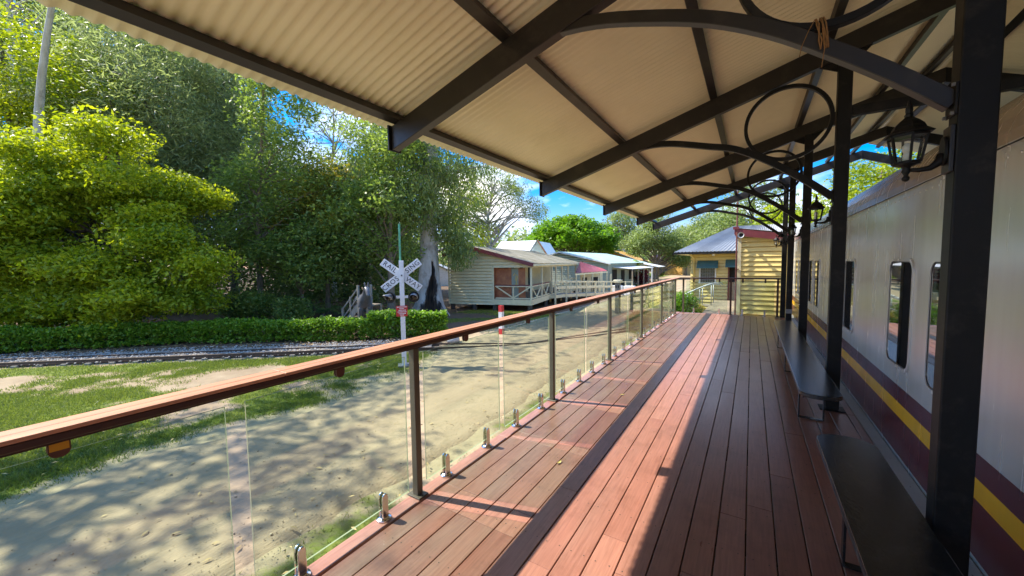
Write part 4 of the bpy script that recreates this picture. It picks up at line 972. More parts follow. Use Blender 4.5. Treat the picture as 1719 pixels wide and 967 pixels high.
# veranda posts and crossed balustrade
vy = [0.03, 1.9, 4.05, 5.0, 6.6, 8.5, HL-.3]
for yy in vy:
    mb = MB(); mb.box(-.05, .04, yy-.045, yy+.045, FZ, 1.40); mb.build('veranda_post', M['creamtrim'], hs_)
mb = MB(); mb.box(-1.02, -.96, 0, .05, FZ, .42); mb.build('veranda_post', M['creamtrim'], hs_)
mb = MB(); mb.box(-2.06, .0, .0, .06, .44, .49); mb.box(-.03, .03, .061, 3.4, .44, .491); mb.build('veranda_rail', M['maroon'], hs_)
def cross(p0, p1):
    mb = MB(); p0 = Vector(p0); p1 = Vector(p1); z = Vector((0, 0, 1))
    m_ = (p0+p1)/2
    mb.beam(p0+z*(.42), m_+z*(FZ+.08), .045, .06, up=(0, 0, 1)); mb.beam(m_+z*(FZ+.08), p1+z*(.42), .045, .06, up=(0, 0, 1)); mb.beam(p0+z*(FZ+.06), p1+z*(FZ+.06), .05, .06); mb.beam(p0+z*.41, p1+z*.41, .05, .05)
    mb.build('cross_brace', M['creamtrim'], hs_)
cross((-2.0, .03, 0), (0, .03, 0)); cross((0, .05, 0), (0, 1.85, 0)); cross((0, 1.95, 0), (0, 3.4, 0))
for a, b in zip(vy[3:], vy[4:]): cross((0, a, 0), (0, b, 0))
# ramp: leaves the veranda front and runs down along the street, swinging out a little
RA, RB2 = Vector((.30, 3.5, 0)), Vector((4.0, 13.7, 0)); rdir = (RB2-RA).normalized(); rin = Vector((-rdir.y, rdir.x, 0)); rlen = (RB2-RA).length
rz = lambda t: FZ - .05 - .52*max(0, t-.08)
def rp_(t, o, z): q = RA + rdir*(t*rlen) + rin*o; return Vector((q.x, q.y, z))
mb = MB(); mb.prism([rp_(0, 0, rz(0)), rp_(.08, 0, rz(.08)), rp_(1, 0, rz(1)), rp_(1, 1.15, rz(1)), rp_(.08, 1.15, rz(.08)), rp_(-.03, 1.3, rz(0))], (0, 0, -.06)); mb.build('ramp', M['greytimber'], hs_)
mb = MB(); mb.prism([rp_(0, -.001, rz(0)+.01), rp_(.08, -.001, rz(.08)+.01), rp_(1, -.001, rz(1)+.01), rp_(1, -.001, rz(1)-.16), rp_(.08, -.001, rz(.08)-.18), rp_(0, -.001, rz(0)-.18)], -rin*.03); mb.build('ramp_edge', M['creamtrim'], hs_)
mb = MB(); mb.beam((.03, 3.45, FZ-.13), (.30, 3.48, FZ-.13), .03, .18); mb.build('ramp_edge', M['creamtrim'], hs_)
for o in (-.06, 1.15):
    for t in [k/9 for k in range(10)]:
        if o > 0 and t < .05: continue
        q = rp_(t, o, 0); mb = MB(); mb.box(q.x-.045, q.x+.045, q.y-.045, q.y+.045, GZ-.1, rz(t)+.84); mb.build('ramp_post', M['creamtrim'], hs_)
    mb = MB()
    for zo, hh in ((.80, .06), (.44, .11)):
        a0_ = 0 if o < 0 else .11
        mb.beam(rp_(a0_, o+.01, rz(a0_)+zo), rp_(1, o+.01, rz(1)+zo), .035, hh)
    mb.build('ramp_rail', M['creamtrim'], hs_)

# ------------------------------------------------------------------ buildings further down the street
def LD(px, d, z=0.0):
    """ground-frame placing: lateral angle given as a tangent step px, d metres ahead of the standpoint"""
    l = (px-859)/640*d; return Vector((.847*l - .532*d, .532*l + .847*d, z))
# pale-roofed hall, gable end this way
g0 = LD(1020, 34); hb = .002
h2 = thing('pale_roofed_hall', 'grey-green hall with wide pale green iron roof beyond the cottage', 'hall', (g0.x, g0.y, 0), hb)
gt = lambda u: 2.62 - .235*abs(u-4.6) - .05
mb = MB(); boards(mb, (-9.2, 0), (0, 0), -.9, 2.6, .2, .02, top=gt, nrm=(0, -1)); mb.build('wall', M['palegreen'], h2)
mb = MB(); mb.box(-9.1, -.01, .06, 13.5, GZ, 1.5); mb.build('wall_core', M['palegreen'], h2)
mb = MB(); iron(mb, (-4.6, -.3, 2.66), (-4.6, 13.8, 2.66), (.35, 13.8, 1.50), (.35, -.3, 1.50), .2, .015); iron(mb, (-4.6, -.3, 2.662), (-4.6, 13.8, 2.662), (-9.55, 13.8, 1.50), (-9.55, -.3, 1.50), .2, .015); mb.build('roof', M['roofgreen'], h2)
mb = MB(); mb.beam((-4.6, -.3, 2.60), (.35, -.3, 1.44), .03, .10); mb.beam((-4.6, -.3, 2.6), (-9.55, -.3, 1.44), .03, .10); mb.build('bargeboard', M['white'], h2)
mb = MB()
for a, b, c, d in ((1.3, 2.6, GZ, .9), (4.2, 5.2, GZ, .8), (7, 9, -.2, .8)):
    mb = MB(); mb.box(.02, .06, a, b, c, d); mb.build('opening', M['dark'], h2)
mb = MB(); mb.box(.03, .08, .4, 1.0, -.1, .55); mb.build('notice_board', M['creamtrim'], h2)
mb = MB(); mb.prism([(.05, 1.2, 1.12), (1.9, 1.2, .95), (1.9, 10, .95), (.05, 10, 1.12)], (0, 0, .04)); aw = mb.build('awning', M['white'], h2)
for yy in (1.3, 3.4, 5.6, 7.8, 9.9):
    mb = MB(); mb.box(1.78, 1.88, yy-.05, yy+.05, GZ, .95); mb.build('awning_post', M['timber'], h2)
# red-roofed lean-to
g1 = LD(1019, 28.5)
rd = thing('red_roofed_shelter', 'small open shelter with weathered red iron roof and cream posts', 'shelter', (g1.x, g1.y, 0), hb)
def P3(px, py, d): q = LD(px, d); return Vector((q.x, q.y, EYE - (py-439.8)/640*d)) - Vector((g1.x, g1.y, 0))
eL, eR, tR, tL = P3(965, 458, 27), P3(1020, 454.6, 31), P3(1011, 450.4, 32), P3(974, 438.5, 30.5)
mb = MB(); iron(mb, tL, tR, eR, eL, .15, .014); mb.build('roof', M['roofred'], rd)
mb = MB(); dz = Vector((0, 0, -.09)); mb.beam(eL+dz, eR+dz, .05, .10); mb.build('beam', M['creamtrim'], rd)
for t in (.03, .25, .5, .74, .97):
    q = eL.lerp(eR, t); mb = MB(); mb.box(q.x-.045, q.x+.045, q.y-.045, q.y+.045, GZ, q.z-.14); mb.build('post', M['creamtrim'], rd)
mb = MB(); mb.prism([(tL.x, tL.y, GZ), (tR.x, tR.y, GZ), (tR.x, tR.y, tR.z-.1), (tL.x, tL.y, tL.z-.1)], (0, .1, 0)); mb.build('back_wall', M['cream'], rd)
for ta, tb in ((.1, .3), (.5, .8)):
    a = tL.lerp(tR, ta); b = tL.lerp(tR, tb); mb = MB(); mb.prism([(a.x, a.y-.03, GZ+.1), (b.x, b.y-.03, GZ+.1), (b.x, b.y-.03, .4), (a.x, a.y-.03, .4)], (0, .02, 0)); mb.build('opening', M['dark'], rd)
# white awning shelter and ochre building beyond
g2 = LD(1106, 46)
ws = thing('white_skillion_shelter', 'small white-roofed shelter on posts beyond the pale-roofed hall', 'shelter', (g2.x, g2.y, 0), hb)
mb = MB(); mb.prism([(-3.4, 0, 1.62), (0, 0, .9), (0, 4, .9), (-3.4, 4, 1.62)], (0, 0, .06)); mb.build('roof', M['white'], ws)
for yy in (.15, 1.9, 3.85):
    mb = MB(); mb.box(-.9, -.76, yy-.07, yy+.07, GZ, 1.06); mb.build('post', M['white'] if yy < 1 else M['timber'], ws)
mb = MB(); mb.box(-3.4, -3.2, 0, 4, GZ, 1.6); mb.box(-3.2, -1.7, .3, .4, GZ, 1.2); mb.build('back_wall', M['cream'], ws)
g3 = LD(1096, 72)
ob = thing('ochre_building', 'ochre-yellow building glimpsed behind the leaning street tree', 'building', (g3.x, g3.y, 0), hb-.3)
mb = MB(); boards(mb, (0, 0), (5.6, 0), GZ, 1.9, .25, .03, nrm=(0, -1)); mb.build('wall', M['ochrewall'], ob)
mb = MB(); mb.box(.01, 5.59, .01, 6, GZ, 1.9); mb.build('wall_core', M['ochrewall'], ob)
mb = MB(); mb.prism([(-.3, -.4, 1.9), (5.9, -.4, 1.9), (5.9, 3, 3.2), (-.3, 3, 3.2)], (0, 0, .06)); mb.prism([(-.3, 3, 3.2), (5.9, 3, 3.2), (5.9, 6.4, 1.9), (-.3, 6.4, 1.9)], (0, 0, .06)); mb.build('roof', M['roofred'], ob)
mb = MB(); mb.box(.9, 1.7, -.06, -.03, -.2, 1.2); mb.build('window', M['dark'], ob)
# white gabled church-like hall
g4 = LD(905, 41)
ch = thing('white_gabled_hall', 'white gabled building with steep roof showing above the cottage roof', 'building', (g4.x, g4.y, 0), hb+.2)
mb = MB(); mb.prism([(-1.1, -.0, GZ), (.9, 0, GZ), (.9, 0, 2.4), (-.1, 0, 3.95), (-1.1, 0, 2.4)], (0, 5, 0)); mb.prism([(-5.4, 1.0, GZ), (-1.1, 1.0, GZ), (-1.1, 1.0, 3.2), (-5.4, 1.0, 3.2)], (0, 4, 0)); mb.build('wall', M['white'], ch)
mb = MB(); mb.prism([(-5.6, .6, 2.9), (-1.0, .6, 2.9), (-1.0, 3, 4.15), (-5.6, 3, 4.15)], (0, 0, .07)); mb.build('roof', M['white'], ch)
mb = MB(); mb.beam((-.1, -.16, 4.05), (1.1, -.16, 2.2), .34, .10); mb.build('roof_edge', M['orange'], ch)
mb = MB(); mb.beam((-.1, -.16, 4.052), (-1.5, -.16, 2.0), .34, .10); mb.build('roof_edge', M['roofgrey'], ch)
mb = MB(); mb.box(-.55, -.05, -.04, -.01, 2.3, 2.75); mb.build('window', M['dark'], ch)
g5 = LD(1035, 62)
dg = thing('dark_gabled_house', 'distant house with dark grey gable roof above the pale roof', 'house', (g5.x, g5.y, 0), hb)
mb = MB(); mb.prism([(-6, 0, GZ), (3, 0, GZ), (3, 0, 1.8), (-1.5, 0, 3.6), (-6, 0, 1.8)], (0, 8, 0)); mb.build('wall', M['ochrewall'], dg)
mb = MB(); mb.beam((-1.5, -.2, 3.72), (3.4, -.2, 1.75), .6, .12); mb.prism([(-1.5, -.4, 3.72), (-6.5, -.4, 1.75), (-6.5, 8.3, 1.75), (-1.5, 8.3, 3.72)], (0, 0, .1)); mb.build('roof', M['roofgrey'], dg)
g6 = LD(1152, 88)
pb = thing('pale_blue_house', 'pale blue house far down the street', 'house', (g6.x, g6.y, 0), hb-.2)
M['paleblue'] = mat('pale_blue_wall', (.42, .52, .56), .6, noise=.1)
mb = MB(); mb.box(-4, 8, 0, 6, GZ, 2.2); mb.build('wall', M['paleblue'], pb)
mb = MB(); mb.prism([(-4.5, -.5, 2.2), (8.5, -.5, 2.2), (8.5, 3, 3.6), (-4.5, 3, 3.6)], (0, 0, .1)); mb.build('roof', M['roofgrey'], pb)
for a in (-3, -.5, 2.4):
    mb = MB(); mb.box(a, a+1, -.05, -.01, GZ if a == -.5 else .2, 1.5); mb.build('window', M['dark'], pb)
g7 = LD(734, 44)
wsd = thing('white_shed', 'small white shed with a dark doorway behind the big gum trunk', 'shed', (g7.x, g7.y, 0), .6)
mb = MB(); mb.prism([(-1.3, 0, GZ), (1.3, 0, GZ), (1.3, 0, .9), (0, 0, 1.5), (-1.3, 0, .9)], (0, 3, 0)); mb.build('wall', M['white'], wsd)
mb = MB(); mb.box(-.9, -.1, -.04, -.01, GZ, .7); mb.build('door', M['dark'], wsd)
mb = MB(); mb.prism([(-1.5, -.2, .85), (0, -.2, 1.56), (1.5, -.2, .85), (1.5, -.2, .92), (0, -.2, 1.64), (-1.5, -.2, .92)], (0, 3.4, 0)); mb.build('roof', M['roofgrey'], wsd)

# ------------------------------------------------------------------ fence past the deck, gate post, blocks
gp = thing('gate_post', 'stout grey timber gate post with a pale square cap', 'post', (-5.42, 18.2, GZ))
mb = MB(); mb.box(-5.53, -5.31, 18.09, 18.31, GZ-.1, .62); mb.build('shaft', M['greytimber'], gp, bevel=.015)
mb = MB(); mb.box(-5.60, -5.24, 18.02, 18.38, .62, .76); mb.build('cap', M['creamtrim'], gp, bevel=.02)
mb = MB(); mb.box(-5.5, -5.45, 18.08, 18.089, .38, .5); mb.box(-5.39, -5.34, 18.08, 18.089, .38, .5); mb.build('mortise', M['dark'], gp)
fn = thing('rail_fence', 'weathered grey post and rail fence beside the path', 'fence', (-4.6, 21, GZ))
fp = [(-5.05, 19.3), (-4.6, 20.6), (-4.15, 21.9), (-3.7, 23.2), (-4.6, 26), (-5.2, 29)]
for i, (x, y) in enumerate(fp):
    mb = MB(); mb.box(x-.075, x+.075, y-.075, y+.075, GZ-.1, .22+.05*(i % 2)); mb.build('post', M['greytimber'], fn, bevel=.01)
for (xa, ya), (xb, yb) in zip(fp, fp[1:]):
    for z in (-.45, -.1):
        mb = MB(); mb.beam((xa+.03, ya, z), (xb+.03, yb, z+random.Random(int(ya*10)).uniform(-.03, .03)), .05, .13); mb.build('rail', M['greytimber'], fn)
for dx, lab in ((-.6, 'left of two white concrete blocks behind the gate post'), (.35, 'right of two white concrete blocks behind the gate post')):
    c = LD(1041, 29); o_ = MB(); o_.box(c.x+dx, c.x+dx+.75, c.y-.3, c.y+.3, GZ-.05, -.2); b_ = o_.build('concrete_block', M['white'], bevel=.03); tag(b_, lab, 'block')

# ------------------------------------------------------------------ crossing sign
sx_, sy2 = -7.25, 6.47
cs = thing('crossing_sign', 'white railway crossing post with crossed boards, twin lamps and red notice', 'crossing sign', (sx_, sy2, GZ))
face = Vector((7.25, -6.47, 0)).normalized()            # the sign faces the viewer's side of the path
side = Vector((-face.y, face.x, 0))                      # to the right as seen from the front
S = lambda a, z, f=0.0: Vector((sx_, sy2, 0)) + side*a + Vector((0, 0, z)) + face*f
mb = MB(); mb.prism([S(-.055, GZ, -.055), S(.055, GZ, -.055), S(.055, GZ, .055), S(-.055, GZ, .055)], (0, 0, 2.62)); mb.build('post', M['white'], cs, bevel=.006)
mb = MB(); mb.prism([S(-.15, GZ-.02, -.15), S(.15, GZ-.02, -.15), S(.15, GZ-.02, .15), S(-.15, GZ-.02, .15)], (0, 0, .07)); mb.build('base_plate', M['galv'], cs)
mb = MB(); mb.tube([S(-.02, 1.60, -.085), S(-.02, 2.62, -.085)], .024, 8); mb.build('mast', M['greenpole'], cs)
def font_mesh(txt, size):
    cu = bpy.data.curves.new('lettering', 'FONT'); cu.body = txt; cu.size = size; cu.align_x = 'CENTER'; cu.align_y = 'CENTER'; cu.extrude = .002; cu.resolution_u = 3; cu.space_character = 1.12
    ob = bpy.data.objects.new('lettering', cu); COL.objects.link(ob); dg_ = bpy.context.evaluated_depsgraph_get(); dg_.update()
    me = bpy.data.meshes.new_from_object(ob.evaluated_get(dg_)); bpy.data.objects.remove(ob); bpy.data.curves.remove(cu); return me
def lettering(txt, size, c, ax, up_, parent, m=None, bold=0):
    me = font_mesh(txt, size); n = ax.cross(up_).normalized(); off = OFF[root_of(parent).name]
    for v in me.vertices:
        p = c + ax*v.co.x + up_*v.co.y + n*v.co.z - off; v.co = p
    me.materials.clear(); me.materials.append(m or M['letters']); o = link(bpy.data.objects.new('lettering', me)); o.parent = parent; return o
zc = 1.36
# the post stands in front of the boards, as in the photograph: RAIL / WAY fall, CROS / SING rise
for (w0, w1, sgn) in (('RAIL', 'WAY', -1), ('CROS', 'SING', 1)):
    an = math.radians(37.5)*sgn; ax = side*math.cos(an) + Vector((0, 0, 1))*math.sin(an); ub = -side*math.sin(an) + Vector((0, 0, 1))*math.cos(an)
    f0 = -.075 if sgn < 0 else -.095; c = S(0, zc, f0); hl, hw = .56, .095
    mb = MB(); mb.prism([c-ax*hl-ub*hw, c+ax*hl-ub*hw, c+ax*hl+ub*hw, c-ax*hl+ub*hw], face*.016); bd = mb.build('crossed_board', M['white'], cs, bevel=.003)
    for w, s_ in ((w0, -.335), (w1, .335)):
        lettering(w, .165, c + ax*s_ + face*.017, ax, ub, bd)
mb = MB(); mb.prism([S(.018*math.cos(a), zc+.018*math.sin(a), .056) for a in np.linspace(0, 2*math.pi, 10, endpoint=False)], face*.012); mb.build('bolt', M['letters'], cs)
mb = MB(); mb.beam(S(-.28, .83, .0), S(.28, .83, .0), .05, .06); mb.build('lamp_bar', M['white'], cs)
for s_ in (-1, 1):
    tilt = Vector((0, 0, 0)); dr = (face + side*(-.75 if s_ < 0 else -.15) + Vector((0, 0, -.05))).normalized(); c = S(.275*s_, .83, .07)
    mb = MB(); mb.tube([c, c+dr*.02], [.135, .135], 26); lm = mb.build('crossing_lamp', M['black'], cs)
    mb = MB(); mb.tube([c-dr*.14, c-dr*.09, c], [.04, .095, .105], 18); mb.build('housing', M['black'], lm, smooth=True)
    mb = MB(); mb.tube([c+dr*.02, c+dr*.03, c+dr*.045], [.082, .075, .035], 18); mb.build('lens', M['lens'], lm, smooth=True)
    # hood: a half cone over the lens
    mb = MB(); u = side; q = dr.cross(u).normalized(); q = q if q.z > 0 else -q; r_ = dr.cross(q)
    A_ = [c+dr*.02 + (r_*math.cos(t)+q*math.sin(t))*.094 for t in np.linspace(-.55, math.pi+.55, 16)]
    B_ = [c+dr*(.10+.16*max(0, math.sin(t))) + (r_*math.cos(t)+q*math.sin(t))*.084 for t in np.linspace(-.55, math.pi+.55, 16)]
    mb.add(A_+B_, [(k, k+1, k+17, k+16) for k in range(15)]); h_ = mb.build('hood', M['galv'], lm, smooth=True)
    sdm = h_.modifiers.new('thickness', 'SOLIDIFY'); sdm.thickness = .004
mb = MB(); c = S(-.03, -.02, .060)
mb.prism([S(-.155, .36, .058), S(.115, .36, .058), S(.115, .62, .058), S(-.155, .62, .058)], face*.01); nb = mb.build('notice', M['red'], cs, bevel=.002)
# the notice's lettering cannot be read in the photograph: plain white strokes of the same lengths
mb = MB()
for k, (w, z) in enumerate([(.22, .590), (.11, .550), (.15, .510), (.20, .470), (.15, .430), (.09, .392)]):
    rr_ = random.Random(k); a = -.02 - w/2
    while a < -.02 + w/2:
        l_ = rr_.uniform(.012, .03); mb.prism([S(a, z-.010, .0685), S(a+l_, z-.010, .0685), S(a+l_, z+.010, .0685), S(a, z+.010, .0685)], face*.0015); a += l_+.007
mb.build('strokes', M['white'], nb)

# red and white bollard by the path
bo = thing('marker_post', 'short square post banded red and white at the path edge', 'bollard', (-7.4, 11.05, GZ))
for z0, z1, m_ in ((GZ-.05, -.66, 'red'), (-.66, -.07, 'white'), (-.07, .15, 'red')):
    mb = MB(); mb.box(-7.47, -7.33, 10.98, 11.12, z0, z1-.0005); mb.build('band', M[m_], bo)

# ------------------------------------------------------------------ narrow-gauge railway: two rails and sleepers
tk = thing('miniature_railway', 'narrow rusty railway track running in front of the hedge', 'railway track', (-12.5, 4.4, GZ))
for o_ in (-.12, .50):
    zl = .115 if o_ < 0 else .085
    mb = MB(); a = tpt(-14, o_); b = tpt(10.3, o_); b2 = tpt(13.2, o_); b3 = Vector((-6.0+o_*.3, 9.75+o_*.5)); b4 = Vector((-4.3-o_*.3, 12.6+o_*.7))
    pts = [(a.x, a.y, GZ+zl), (tpt(9.6, o_).x, tpt(9.6, o_).y, GZ+zl), (tpt(11.2, o_).x, tpt(11.2, o_).y, GZ+.06), (b3.x, b3.y, GZ+.040), (b4.x, b4.y, GZ+.042), (-2.9, 15.8+o_, GZ+.03)]
    mb.sweep(pts, .05, .05, (0, 0, 1)); mb.sweep([(x, y, z-.05) for x, y, z in pts[:3]], .04, .10, (0, 0, 1)); mb.build('rail', M['steelrail'], tk)
rngt = random.Random(9)
for k in range(44):
    p = tpt(-13.5 + k*.56, .19); d = Vector((-.633, .774)); a = p - d*(.62+rngt.uniform(0, .05)); b = p + d*.62; a = p - d*.42
    mb = MB(); mb.beam((a.x, a.y, GZ+.022), (b.x, b.y, GZ+.022), .13, .07); mb.build('sleeper', M['greytimber'], tk)
for i, (p, s_, lab) in enumerate((((-8.15, 9.35), .22, 'larger of two grey stones at the end of the hedge'), ((-8.6, 9.0), .15, 'smaller of two grey stones at the end of the hedge'))):
    rgs = np.random.RandomState(i); mb = MB()
    mb.lathe([(s_*.55, -s_*.2), (s_*.95, s_*.1), (s_, s_*.4), (s_*.75, s_*.8), (s_*.3, s_*.98)], (p[0], p[1], GZ), 9)
    mb.v = [(x + rgs.uniform(-.12, .12)*s_, y + rgs.uniform(-.12, .12)*s_, z + rgs.uniform(-.1, .1)*s_) for x, y, z in mb.v]
    tag(mb.build('boulder', M['concrete'], smooth=True), lab, 'stone')

# ------------------------------------------------------------------ horse figure and mounting stairs
hp0 = Vector((-12.95, 9.55, GZ)); hd = Vector((12.95, -9.55, 0)).normalized(); hd = (hd*.93 + Vector((.3, .35, 0))*.35).normalized(); hsd = Vector((-hd.y, hd.x, 0))
H = lambda f, s, z: hd*f + hsd*s + Vector((0, 0, z))
ho = thing('horse_statue', 'life-size dark horse statue with white socks standing by wooden stairs', 'statue', tuple(hp0))
def skin(name, verts, edges, rad, mat_, parent, lv=2, root=0):
    me = bpy.data.meshes.new(name); me.from_pydata([tuple(v) for v in verts], edges, []); me.materials.append(mat_)
    o = link(bpy.data.objects.new(name, me)); o.parent = parent
    md = o.modifiers.new('skin', 'SKIN'); md.use_smooth_shade = True
    if not me.skin_vertices: me.skin_vertices.new()
    for i, r_ in enumerate(rad): me.skin_vertices[0].data[i].radius = r_ if isinstance(r_, tuple) else (r_, r_)
    for i in range(len(verts)): me.skin_vertices[0].data[i].use_root = (i == root)
    s2 = o.modifiers.new('sub', 'SUBSURF'); s2.levels = lv; s2.render_levels = lv
    return o
M['horse'] = mat('horse_paint', (.085, .075, .07), .33, noise=.4, nscale=2.5, col2=(.15, .16, .18))
hv = [H(-.55, 0, 1.12), H(-.15, 0, 1.08), H(.25, 0, 1.08), H(.52, 0, 1.14), H(.68, 0, 1.36), H(.80, 0, 1.58), H(.88, 0, 1.68), H(1.05, 0, 1.52), H(1.18, 0, 1.36),
      H(-.80, 0, 1.08),
      H(.48, .15, .92), H(.50, .15, .66), H(.49, .15, .50), H(.50, .15, .14), H(.54, .15, .03),
      H(.44, -.15, .92), H(.42, -.15, .66), H(.40, -.15, .50), H(.40, -.15, .14), H(.44, -.15, .03),
      H(-.62, .16, .90), H(-.58, .16, .70), H(-.74, .16, .52), H(-.70, .16, .14), H(-.64, .16, .03),
      H(-.66, -.16, .90), H(-.64, -.16, .70), H(-.80, -.16, .52), H(-.76, -.16, .14), H(-.70, -.16, .03)]
he = [(0,1),(1,2),(2,3),(3,4),(4,5),(5,6),(6,7),(7,8),(0,9),(3,10),(10,11),(11,12),(12,13),(13,14),(3,15),(15,16),(16,17),(17,18),(18,19),(0,20),(20,21),(21,22),(22,23),(23,24),(0,25),(25,26),(26,27),(27,28),(28,29)]
hr = [.27,.27,.28,.25,.16,.12,.11,.09,.065,.16,.12,.075,.06,.042,.06,.12,.075,.06,.042,.06,.14,.10,.06,.042,.06,.14,.10,.06,.042,.06]
skin('body', hv, he, hr, M['horse'], ho, 2, 1)
mb = MB()
for f, s, in ((.535, .15), (.435, -.15)):
    p = H(f, s, 0); mb.lathe([(.062, .0), (.055, .04), (.048, .10), (.046, .17)], tuple(Vector(ho.location)+p), 10)
mb.build('sock', M['white'], ho, smooth=True)
mb = MB()
for s in (-1, 1): mb.tube([Vector(ho.location)+H(.85, .055*s, 1.74), Vector(ho.location)+H(.87, .065*s, 1.84), Vector(ho.location)+H(.86, .06*s, 1.89)], [.03, .028, .004], 6)
mb.build('ear', M['horse'], ho)
mb = MB(); L_ = Vector(ho.location)
mb.tube([L_+H(.74, .0, 1.76), L_+H(.62, .05, 1.62), L_+H(.50, .06, 1.44), L_+H(.42, .05, 1.34)], [.03, .055, .06, .02], 8); mb.build('mane', M['charred'], ho, smooth=True)
mb = MB(); mb.tube([L_+H(-.84, 0, 1.20), L_+H(-.98, 0, 1.05), L_+H(-1.0, 0, .7), L_+H(-.98, 0, .42)], [.04, .07, .06, .015], 8); mb.build('tail', M['charred'], ho, smooth=True)
wsr = thing('mounting_stairs', 'short flight of wooden stairs with handrails beside the horse statue', 'stairs', (-13.7, 9.2, GZ))
sa = LD(573, 15.0); sb = LD(600, 14.7); sd = (sb-sa); sd.z = 0; run = sd.length; sd.normalize(); sn = Vector((-sd.y, sd.x, 0))
Q = lambda u, w, z: Vector((sa.x, sa.y, 0)) + sd*u + sn*w + Vector((0, 0, z))
for w in (0, .7):
    mb = MB(); mb.beam(Q(-.05, w, GZ+.05), Q(run, w, .05), .05, .22); mb.build('stringer', M['greytimber'], wsr)
    mb = MB()
    for zo in (.45, .8): mb.beam(Q(0, w, GZ+zo), Q(run+.05, w, .0+zo), .04, .05)
    mb.beam(Q(0, w, GZ), Q(0, w, GZ+.85), .07, .07, up=(1, 0, 0)); mb.beam(Q(run, w, GZ), Q(run, w, .85), .07, .07, up=(1, 0, 0)); mb.beam(Q(run*.5, w, -.45), Q(run*.5, w, .4), .05, .05, up=(1, 0, 0)); mb.build('handrail', M['greytimber'], wsr)
for k in range(6):
    mb = MB(); u = run*(k+.3)/6; z = GZ + .16*(k+1); a, b = Q(u, .35, z), Q(u+.2, .35, z); mb.beam(a, b, .68, .035); mb.build('tread', M['timber'], wsr)
mb = MB(); a, b = Q(run, .35, .06), Q(run+.5, .35, .06); mb.beam(a, b, .75, .05); mb.beam(Q(run+.45, 0, GZ), Q(run+.45, 0, .05), .09, .09, up=(1, 0, 0)); mb.beam(Q(run+.45, .7, GZ), Q(run+.45, .7, .05), .09, .09, up=(1, 0, 0)); mb.build('platform', M['timber'], wsr)

# ------------------------------------------------------------------ vegetation
def leaf_cloud(rs, centers, spread, n_each, L, W, flat=.7, up=.5, droop=0.0, tint=None):
    """leaf faces scattered round clump centres -> (V, F, rnd)"""
    C = np.asarray(centers, float); m = len(C); n = m*n_each
    sp = (np.asarray(spread) * rs.uniform(.7, 1.35, m))[:, None]
    d = rs.normal(0, 1, (m, n_each, 3)); d /= np.maximum(1, np.linalg.norm(d, axis=2, keepdims=True)/1.7)
    P = C[:, None, :] + d * sp[:, :, None] * np.array([1, 1, flat])
    P = P.reshape(-1, 3)
    nv = rs.normal(0, 1, (n, 3)); nv[:, 2] = np.abs(nv[:, 2]) + up; nv /= np.linalg.norm(nv, axis=1, keepdims=True)
    t = rs.normal(0, 1, (n, 3)); t[:, 2] -= droop*2.2; t -= nv*(t*nv).sum(1, keepdims=True) * (0 if droop > .6 else 1); t /= np.linalg.norm(t, axis=1, keepdims=True)
    b = np.cross(nv, t); b /= np.linalg.norm(b, axis=1, keepdims=True) + 1e-9
    s = rs.uniform(.45, 1.55, (n, 1)); l = L*s/2; w = W*s/2
    V = np.stack([P - t*l, P + b*w + nv*w*.25, P + t*l, P - b*w + nv*w*.25], 1).reshape(-1, 3)
    F = np.arange(n*4).reshape(-1, 4)
    ct = rs.rand(m) if tint is None else tint
    rnd = np.clip(np.repeat(ct, n_each)*.55 + rs.rand(n)*.45, 0, 1)
    return V, F, rnd

def lobe_points(rs, lobes, shell=.5):
    """clump centres spread through ellipsoid lobes (cx,cy,cz,rx,ry,rz,n)"""
    out = []
    for cx, cy, cz, rx, ry, rz, n in lobes:
        v = rs.normal(0, 1, (n, 3)); v /= np.linalg.norm(v, axis=1, keepdims=True)
        r = shell + (1-shell)*rs.rand(n, 1)**.6; r *= rs.uniform(.82, 1.12, (n, 1))
        out.append(np.array([cx, cy, cz]) + v*r*np.array([rx, ry, rz]))
    return np.concatenate(out)

